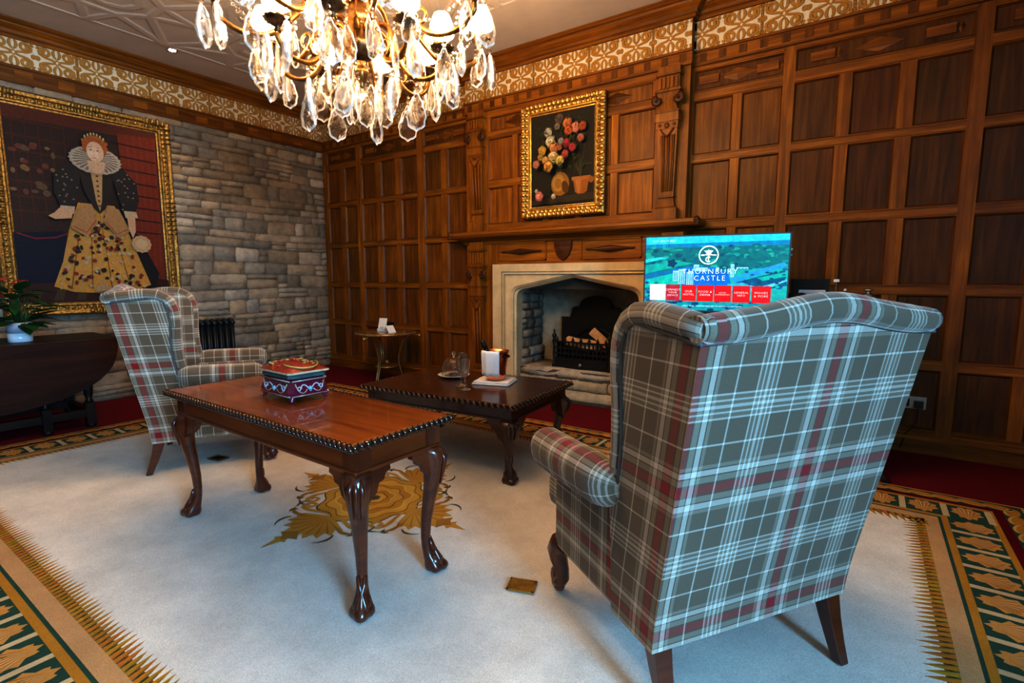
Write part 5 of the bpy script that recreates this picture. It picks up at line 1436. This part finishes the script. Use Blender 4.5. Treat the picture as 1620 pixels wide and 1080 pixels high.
# castle buildings
a.poly([(.20, .44), (.36, .40), (.52, .42), (.60, .52), (.64, .72), (.34, .70), (.28, .66), (.24, .58)], (.0, .18, .55))
for u0, u1, v0, v1 in ((.21, .25, .46, .60), (.25, .30, .44, .64), (.31, .36, .48, .70), (.36, .40, .38, .46), (.38, .46, .42, .47), (.62, .645, .38, .55), (.52, .54, .42, .56), (.66, .74, .42, .44)):
    a.rect(u0, u1, v0, v1, (.30, .62, .72)); 
    for k in range(3): a.rect(lerp(u0, u1, .15+.3*k), lerp(u0, u1, .3+.3*k), v0+.02, v1-.01, (.05, .30, .55))
a.poly([(.40, .48), (.60, .46), (.64, .72), (.42, .72)], (.0, .16, .52)); 
a.poly([(.62, .56), (.97, .36), (1, .40), (.66, .62)], (.02, .30, .62)); a.poly([(.66, .62), (.98, .46), (1, .66), (.80, .74)], (.0, .10, .22)); a.poly([(.80, .56), (1, .48), (1, .54), (.84, .60)], (.0, .40, .34)); a.poly([(.60, .64), (.70, .62), (.88, .72), (.62, .74)], (.04, .38, .52)); a.poly([(.78, .70), (1, .58), (1, .60), (.82, .74)], (.10, .50, .60))
for k in range(30): a.ell(g_.uniform(.66, 1), g_.uniform(.44, .70), .014, .014, g_.choice([(.0, .08, .2), (.0, .14, .3), (.0, .4, .36)]), 7)
a.rect(0, 1, .88, 1, (.0, .30, .34))
for k in range(60): a.ell(g_.uniform(0, 1), g_.uniform(.86, 1), g_.uniform(.012, .03), .02, g_.choice([(.0, .10, .24), (.0, .06, .16), (.0, .42, .44), (.0, .22, .34)]), 7)
for k in range(26): a.ell(g_.uniform(0, .1), g_.uniform(.62, .98), .016, .02, g_.choice([(.0, .10, .24), (.0, .2, .3)]), 7)
tiles = [(.041, .158, (1, 1, 1)), (.163, .264, (.42, .02, .05)), (.276, .384, (.60, .008, .015)), (.391, .507, (.62, .008, .015)), (.514, .631, (.62, .008, .015)), (.641, .76, (.62, .008, .015)), (.771, .897, (.60, .008, .015))]
for i, (u0, u1, c) in enumerate(tiles): a.rect(u0, u1, .645+.004*i, .865+.004*i, c)
a.mb.build('screen', SCREEN, tv)
def text(body, u, v, size, parent, mat, name='screen_text', sp=1.0, y=-.0135, align='CENTER'):
    cu = bpy.data.curves.new(name, 'FONT'); cu.body = body; cu.size = size; cu.align_x = align; cu.align_y = 'CENTER'; cu.space_character = sp; cu.resolution_u = 2; cu.offset = -.012*size*2
    o = bpy.data.objects.new(name, cu); COL.objects.link(o)
    bpy.context.view_layer.update()
    me = bpy.data.meshes.new_from_object(o.evaluated_get(bpy.context.evaluated_depsgraph_get()))
    bpy.data.objects.remove(o); bpy.data.curves.remove(cu)
    me.transform(Matrix.Rotation(pi/2, 4, 'X')); me.materials.clear(); me.materials.append(mat)
    o = bpy.data.objects.new(name, me); COL.objects.link(o); o.parent = parent; o.location = (sx_(u), y, sz_(v)); return o
text('THORNBURY', .475, .475, .052, tv, SCRTXT, sp=1.25); text('CASTLE', .475, .565, .052, tv, SCRTXT, sp=1.25)
for i, s in enumerate([None, 'CONNECT\nYOUR\nDEVICE', 'OUR\nHOTEL', 'FOOD &\nDRINK', 'LOCAL\nEXPERIENCES', 'GENERAL\nINFO', 'MOVIES\n& MORE']):
    if s: text(s, (tiles[i][0]+tiles[i][1])/2, .755+.004*i, .020 if i in (1, 5) else (.014 if i == 4 else .022), tv, SCRTXT, sp=1.15)
text('11:11  JAN 11 2023', .05, .055, .020, tv, SCRTXT, align='LEFT'); text('MENU   BACK   PRESS THE MENU KEY TO RETURN TO THIS SCREEN', .50, .94, .013, tv, SCRTXT)
em = Art(lambda u, v, h: (sx_(.463)+u, -.0125-h, sz_(.255)+v), .00005)
em.stroke([(.062*cos(t), .062*sin(t)) for t in [2*pi*k/40 for k in range(41)]], .007, (1, 1, 1))
em.stroke([(-.05, .0), (-.026, .0)], .007, (1, 1, 1)); em.stroke([(.026, .0), (.05, .0)], .007, (1, 1, 1))
em.stroke([(-.022, .002), (.022, .002)], .008, (1, 1, 1)); em.stroke([(0, .0), (0, -.048)], .007, (1, 1, 1)); em.stroke(spiral(.0, -.03, .017, .017, R(50), R(310), 12), .006, (1, 1, 1))
for k in range(5): em.stroke(bez((0, .008), (-.006*(2-k), .016), (-.012*(2-k), .03), (-.014*(2-k), .040-.005*abs(k-2)), 5), [.005, .007, .008, .007, .005, .003], (1, 1, 1))
em.stroke([(-.016, .008), (.016, .008)], .006, (1, 1, 1))
em.mb.build('screen_emblem', SCRTXT, tv)
# small things beyond the chair
def simple(name, label, cat, loc, rz=0): return thing(name, label, cat, loc, rz)
t = simple('display_box', 'plain black box standing on the sideboard right of the television', 'box', (-.335, 4.17, .901)); m = MB(); m.box(-.115, .115, -.05, .05, 0, .30); m.box(-.10, .10, -.054, -.05, .02, .28); m.build('box_body', BLACKP, t, bevel=.004)
t = simple('notice_card', 'white printed card leaning against the black box', 'card', (-.315, 4.055, .901)); m = MB(); m.prism([(-.08, 0), (.08, 0), (.08, .225), (-.08, .225)], lambda u, v: (u, v*.22, v), lambda u, v: (u, v*.22+.004, v), (.72, .72, .72))
for k in range(7): m.prism([(-.065, .20-.02*k), (.06, .20-.02*k), (.06, .205-.02*k), (-.065, .205-.02*k)], lambda u, v: (u, v*.22-.0006, v), lambda u, v: (u, v*.22, v), (.45, .45, .47))
m.build('card_sheet', PAPER, t)
t = simple('dome_lamp', 'small dark dome on a stem in front of the white card', 'lamp', (-.365, 3.95, .901)); m = MB(); m.lathe([(.05, 0), (.052, .008), (.01, .014), (.008, .13), (.05, .14), (.05, .165), (.04, .19), (.02, .205), (.001, .21)], 20); m.build('dome_body', BLACKP, t)
t = simple('card_holder', 'slim metal stand with a flat white head, taller of two on the sideboard', 'stand', (-.175, 4.10, .901)); m = MB(); m.lathe([(.025, 0), (.025, .006), (.003, .01), (.003, .28), (.001, .281)], 12); m.build('stem', STEEL, t); m = MB(); m.box(-.017, .017, -.008, .008, .278, .298); m.build('white_head', PAPER, t, bevel=.003)
t = simple('card_holder', 'short slim metal stand with a small round pale head, lower of the two', 'stand', (-.122, 4.09, .901)); m = MB(); m.lathe([(.02, 0), (.02, .006), (.003, .01), (.003, .222), (.001, .223)], 12); m.build('stem', STEEL, t); m = MB(); m.sphere((0, 0, .226), .009, 10, 6); m.build('round_head', PAPER, t)
t = simple('coffee_machine', 'small black machine with a chrome top at the right end of the sideboard', 'appliance', (.005, 4.12, .901)); m = MB(); m.box(-.075, .075, -.10, .10, 0, .17); m.build('machine_body', BLACKP, t, bevel=.012); m = MB(); m.lathe([(.045, .165), (.05, .18), (.04, .20), (.012, .21), (.012, .22), (.03, .225), (.02, .235), (.001, .236)], 16, c=(0, -.03, 0)); m.build('chrome_lid', STEEL, t)
# wall socket with a plug
t = simple('wall_socket', 'double wall socket with a black plug, low on the right panelling', 'socket', (.315, YB+.016, .348)); m = MB(); m.box(-.072, .072, -.012, 0, -.043, .043); m.build('socket_plate', plain('steel_plate', (.45, .43, .40), .35, .7, var=.1), t, bevel=.002)
m = MB(); m.box(-.055, -.02, -.013, -.011, -.028, .028); m.box(-.055, -.045, -.016, -.012, .025, .036); m.build('outlet', BLACKP, t)
m = MB(); m.box(.005, .055, -.045, -.012, -.032, .018); m.tube([(.03, -.03, -.03), (.03, -.035, -.08), (.02, -.035, -.15), (-.03, -.04, -.22), (-.05, -.04, -.325)], .004, 6); m.build('plug', BLACKP, t, bevel=.004)

# ------------------------------------------------------------------ chandelier
CC = (-2.14, 1.79)
ch = thing('chandelier', 'brass chandelier with scrolling arms, lit shades and many cut crystal drops', 'chandelier', (CC[0], CC[1], CZ))
def cm(): m = MB(); m.M = Matrix.Translation((0, 0, -CZ)); return m
m = cm(); m.lathe([(.001, 3.36), (.09, 3.365), (.075, 3.34), (.03, 3.31), (.012, 3.29)], 20); m.build('ceiling_rose', BRONZE, ch)
m = cm()
for k in range(8):
    z = 3.28-.055*k; m.tube([(cos(t)*.014*(1 if k % 2 else 0), cos(t)*.014*(0 if k % 2 else 1), z+.032*sin(t)) for t in [2*pi*j/12 for j in range(12)]], .005, 6, closed=True)
m.build('chain', BRONZE, ch)
m = cm()
gad = lambda th, k: 1+.07*cos(12*th)
m.lathe([(.012, 2.86), (.03, 2.84), (.05, 2.80), (.03, 2.76), (.028, 2.68), (.05, 2.64), (.055, 2.62), (.032, 2.60), (.034, 2.56), (.048, 2.52), (.062, 2.475), (.055, 2.44), (.044, 2.43), (.05, 2.42), (.056, 2.40), (.056, 2.36), (.062, 2.355)], 36, mod=gad); m.build('stem', BRONZE, ch)
m = cm(); m.lathe([(.064, 2.36), (.082, 2.35), (.084, 2.335), (.075, 2.31), (.058, 2.29), (.035, 2.275), (.02, 2.27)], 48, mod=lambda th, k: 1+.06*cos(16*th)); m.build('bowl', BRONZED, ch)
m = cm(); m.lathe([(.02, 2.272), (.024, 2.26), (.018, 2.25), (.03, 2.235), (.034, 2.215), (.026, 2.19), (.014, 2.17), (.008, 2.16), (.012, 2.15), (.001, 2.14)], 20, mod=lambda th, k: 1+.08*cos(7*th+k)); m.build('finial', BRONZE, ch)
def cup(m, r_, a_, z, s=1): 
    c = (r_*cos(a_), r_*sin(a_), 0)
    m.lathe([(.012*s, z-.05), (.016*s, z-.04), (.012*s, z-.03), (.02*s, z-.02), (.045*s, z-.008), (.056*s, z+.004), (.058*s, z+.010), (.045*s, z+.008), (.016*s, z+.006)], 24, c=c, mod=lambda th, k: 1+(.07*cos(12*th) if k > 3 else 0)*(1 if k < 8 else 0))
LIGHTS = []
def arm(a_, pts, cr, cz, mat, shade_r):
    m = cm()
    P = [(r_*cos(a_), r_*sin(a_), z) for r_, z in pts]
    Q = []
    for i in range(len(P)-1):
        p0 = Vector(P[max(i-1, 0)]); p1 = Vector(P[i]); p2 = Vector(P[i+1]); p3 = Vector(P[min(i+2, len(P)-1)])
        for j in range(4):
            t = j/4; Q.append(tuple(.5*((2*p1)+(p2-p0)*t+(2*p0-5*p1+4*p2-p3)*t*t+(3*p1-p0-3*p2+p3)*t**3)))
    Q.append(P[-1])
    m.tube(Q, [lerp(.016, .010, i/len(Q))*(1+.12*sin(i*1.3)) for i in range(len(Q))], 10)
    # leafy scroll beside the arm
    k = len(Q)//2
    q = Vector(Q[k]); rad = Vector((cos(a_), sin(a_), 0))
    m.tube([tuple(q+rad*(.045*cos(th)*(1-i*.06))+Vector((0, 0, .045+.045*sin(th)*(1-i*.06)))) for i, th in enumerate([R(-90+40*j) for j in range(11)])], [.008]*7+[.007, .006, .005, .004], 7)
    ar = m.build('arm', mat, ch)
    m = cm(); cup(m, cr, a_, cz); m.build('drip_cup', BRONZED, ar)
    m = cm(); c = (cr*cos(a_), cr*sin(a_), 0); m.lathe([(.018, cz+.006), (.021, cz+.015), (.014, cz+.03), (.0135, cz+.085), (.006, cz+.09)], 14, c=c); m.build('candle_sleeve', CANDLE, ar)
    m = cm(); m.lathe([(shade_r, cz+.062), (shade_r*.99, cz+.085), (shade_r*.9, cz+.115), (shade_r*.72, cz+.145), (shade_r*.60, cz+.16)], 28, c=c, mod=lambda th, k: 1+.03*cos(10*th)); m.build('shade', SHADEM, ar)
    LIGHTS.append((CC[0]+c[0], CC[1]+c[1], cz+.105))
NA = 8
for k in range(NA):
    a_ = R(12+45*k)
    arm(a_, [(.045, 2.53), (.10, 2.60), (.20, 2.57), (.28, 2.44), (.40, 2.33), (.53, 2.32), (.62, 2.38), (.625, 2.43)], .625, 2.47, BRONZE, .066)
    arm(a_+R(22.5), [(.055, 2.40), (.10, 2.44), (.15, 2.40), (.19, 2.27), (.26, 2.19), (.35, 2.195), (.40, 2.25), (.40, 2.29)], .40, 2.325, BRONZE, .060)
# cut crystal drops
def mk_crystal(L, w, kind):
    m = MB(); t = .2*w
    n = 24
    def outl(s, z_s=1):
        pts = []
        for j in range(n):
            th = 2*pi*j/n
            if kind == 0:    # pear leaf with scalloped rim
                zz = -cos(th); x = sin(th)*(.5+.5*max(0, -zz*.55+.35) if False else 1)
                prof_ = (1-.62*max(0, (zz+1)/2)**1.3)
                sc = 1+.06*cos(9*th)
                pts.append((x*w/2*prof_*1.15*sc*s, (zz*.5*sc*s-.5)*L))
            else:            # slim spear
                zz = -cos(th); prof_ = (1-.55*max(0, (zz+1)/2))
                pts.append((sin(th)*w/2*prof_*s, (zz*.5*s-.5)*L))
        return pts
    rim = outl(1); mid = outl(.66)
    for sg in (-1, 1):
        rows = [[(x, 0, z) for x, z in rim], [(x, sg*t*.45, z) for x, z in outl(.90)], [(x, sg*t, z-.0) for x, z in mid]]
        if sg < 0: rows = [r_[::-1] for r_ in rows]
        m.grid(rows[:2], True, smooth=False, mi=1); m.grid(rows[1:], True, cap1=True, smooth=False)
    m.sphere((0, 0, .014), .0125, 8, 5); m.sphere((0, 0, .038), .0095, 8, 5)
    m.tube([(0, 0, .046), (0, 0, .056)], .002, 5)
    for i in range(len(m.sm)): m.sm[i] = False
    return m
CRY = [mk_crystal(.185, .110, 0), mk_crystal(.16, .092, 0), mk_crystal(.165, .055, 1), mk_crystal(.13, .078, 0)]
protos = [None]*4
g_ = random.Random(31)
def drop(x, y, ztop, kind, rz=None):
    global protos
    if protos[kind] is None:
        o = CRY[kind].build('crystal_drop', [CRYST, RIM], ch); protos[kind] = o
    else:
        o = protos[kind].copy(); COL.objects.link(o); o.parent = ch
    o.location = (x, y, ztop-.056-CZ); o.rotation_euler = (g_.uniform(-.06, .06), g_.uniform(-.06, .06), g_.uniform(0, 2*pi) if rz is None else rz)
for k in range(NA):
    a_ = R(12+45*k)
    for j, (dr, da) in enumerate(((.052, 0), (-.01, .085), (-.01, -.085))):
        r_ = .625+dr; b_ = a_+da; drop(r_*cos(b_), r_*sin(b_), 2.462, 0 if j == 0 else 1, b_+pi/2+g_.uniform(-.6, .6))
    for r_, z, kd in ((.47, 2.315, 1), (.30, 2.415, 2)): drop(r_*cos(a_), r_*sin(a_), z, kd)
    b0 = a_+R(22.5)
    for j, (dr, da) in enumerate(((.05, 0), (-.01, .13), (-.01, -.13))):
        r_ = .40+dr; b_ = b0+da; drop(r_*cos(b_), r_*sin(b_), 2.318, (0, 1, 2)[j], b_+pi/2+g_.uniform(-.6, .6))
    for r_, z, kd in ((.27, 2.18, 0), (.175, 2.28, 3)): drop(r_*cos(b0), r_*sin(b0), z, kd)
for k in range(8):
    a_ = R(45*k+30); drop(.50*cos(a_), .50*sin(a_), 2.40, 1)
for k in range(6):
    a_ = R(60*k+8); drop(.095*cos(a_), .095*sin(a_), 2.20, (1, 2)[k % 2])
# festoons of beads
def festoon(p, q, sag, n):
    m = cm()
    p = Vector(p); q = Vector(q)
    for i in range(n+1):
        t = i/n; c = p.lerp(q, t); c.z -= sag*4*t*(1-t); m.sphere(tuple(c), .0085, 6, 4)
    m.sm = [False]*len(m.sm); m.build('bead_string', CRYST, ch)
for k in range(NA):
    a0 = R(12+45*k); a1 = R(34.5+45*k); a2 = R(57+45*k)
    P1 = lambda r_, a_, z: (r_*cos(a_), r_*sin(a_), z)
    festoon(P1(.57, a0, 2.46), P1(.40, a1, 2.345), .05, 12); festoon(P1(.40, a1, 2.345), P1(.57, a2, 2.46), .05, 12)
    festoon(P1(.08, a1, 2.34), P1(.36, a1, 2.32), .09, 12)

# recessed ceiling spotlight
def downlight(x, y, label):
    t = thing('ceiling_spotlight', label, 'spotlight', (x, y, CZ)); m = MB()
    m.lathe([(.030, -.004), (.046, -.006), (.048, -.002), (.047, .0)], 24); m.build('ring', STEEL, t)
    m = MB(); m.lathe([(.031, -.0066), (.02, -.009), (.001, -.010)], 20); m.build('lens', LAMPW, t)
downlight(-5.62, 2.44, 'small lit recessed spotlight in the ceiling by the stone wall')

# ------------------------------------------------------------------ lights, world, camera
def light(name, kind, loc, energy, col, **k):
    d = bpy.data.lights.new(name, kind); d.energy = energy; d.color = col
    for a_, v in k.items(): setattr(d, a_, v)
    o = bpy.data.objects.new(name, d); COL.objects.link(o); o.location = loc; return o
for i, p in enumerate(LIGHTS): light('bulb', 'POINT', p, LAMP_W, (1, .68, .36), shadow_soft_size=.03)
o = light('window_daylight', 'AREA', (XR+WT+.02, (WY0+WY1)/2, (WZ0+WZ1)/2), WIN_W, (.24, .60, 1.0), shape='RECTANGLE', size=WY1-WY0-.1, size_y=WZ1-WZ0-.1)
o.rotation_euler = (Vector((-1, 0.12, -.22))).to_track_quat('-Z', 'Y').to_euler()
def spot(loc, tgt, e, col, ang, blend=.8, soft=.05):
    o = light('spot', 'SPOT', loc, e, col, spot_size=R(ang), spot_blend=blend, shadow_soft_size=soft)
    o.rotation_euler = (Vector(tgt)-Vector(loc)).to_track_quat('-Z', 'Y').to_euler(); return o
spot((-5.62, 2.44, CZ-.02), (-5.75, 2.5, 0), 40, (1, .82, .62), 90)
for l_, t_, e_ in SPOTS: spot(l_, t_, e_, (1, .66, .34), 75)
w = bpy.data.worlds.new('World'); scene.world = w; w.use_nodes = True
w.node_tree.nodes['Background'].inputs[0].default_value = (.45, .65, 1, 1); w.node_tree.nodes['Background'].inputs[1].default_value = .4
cam = bpy.data.cameras.new('camera'); co = bpy.data.objects.new('camera', cam); COL.objects.link(co)
cam.sensor_width = 36; cam.sensor_fit = 'HORIZONTAL'; cam.lens = 36*812/1620; cam.clip_start = .05; cam.clip_end = 60
co.location = (0, 0, 1.2); co.rotation_euler = (R(90-6.935), 0, R(34.576)); scene.camera = co
scene.view_settings.view_transform = 'Standard'; scene.view_settings.gamma = .73
scene.view_settings.exposure = EXPO
scene.cycles.use_denoising = True
scene.cycles.max_bounces = 10; scene.cycles.transparent_max_bounces = 24; scene.cycles.transmission_bounces = 8
scene.cycles.sample_clamp_indirect = 6
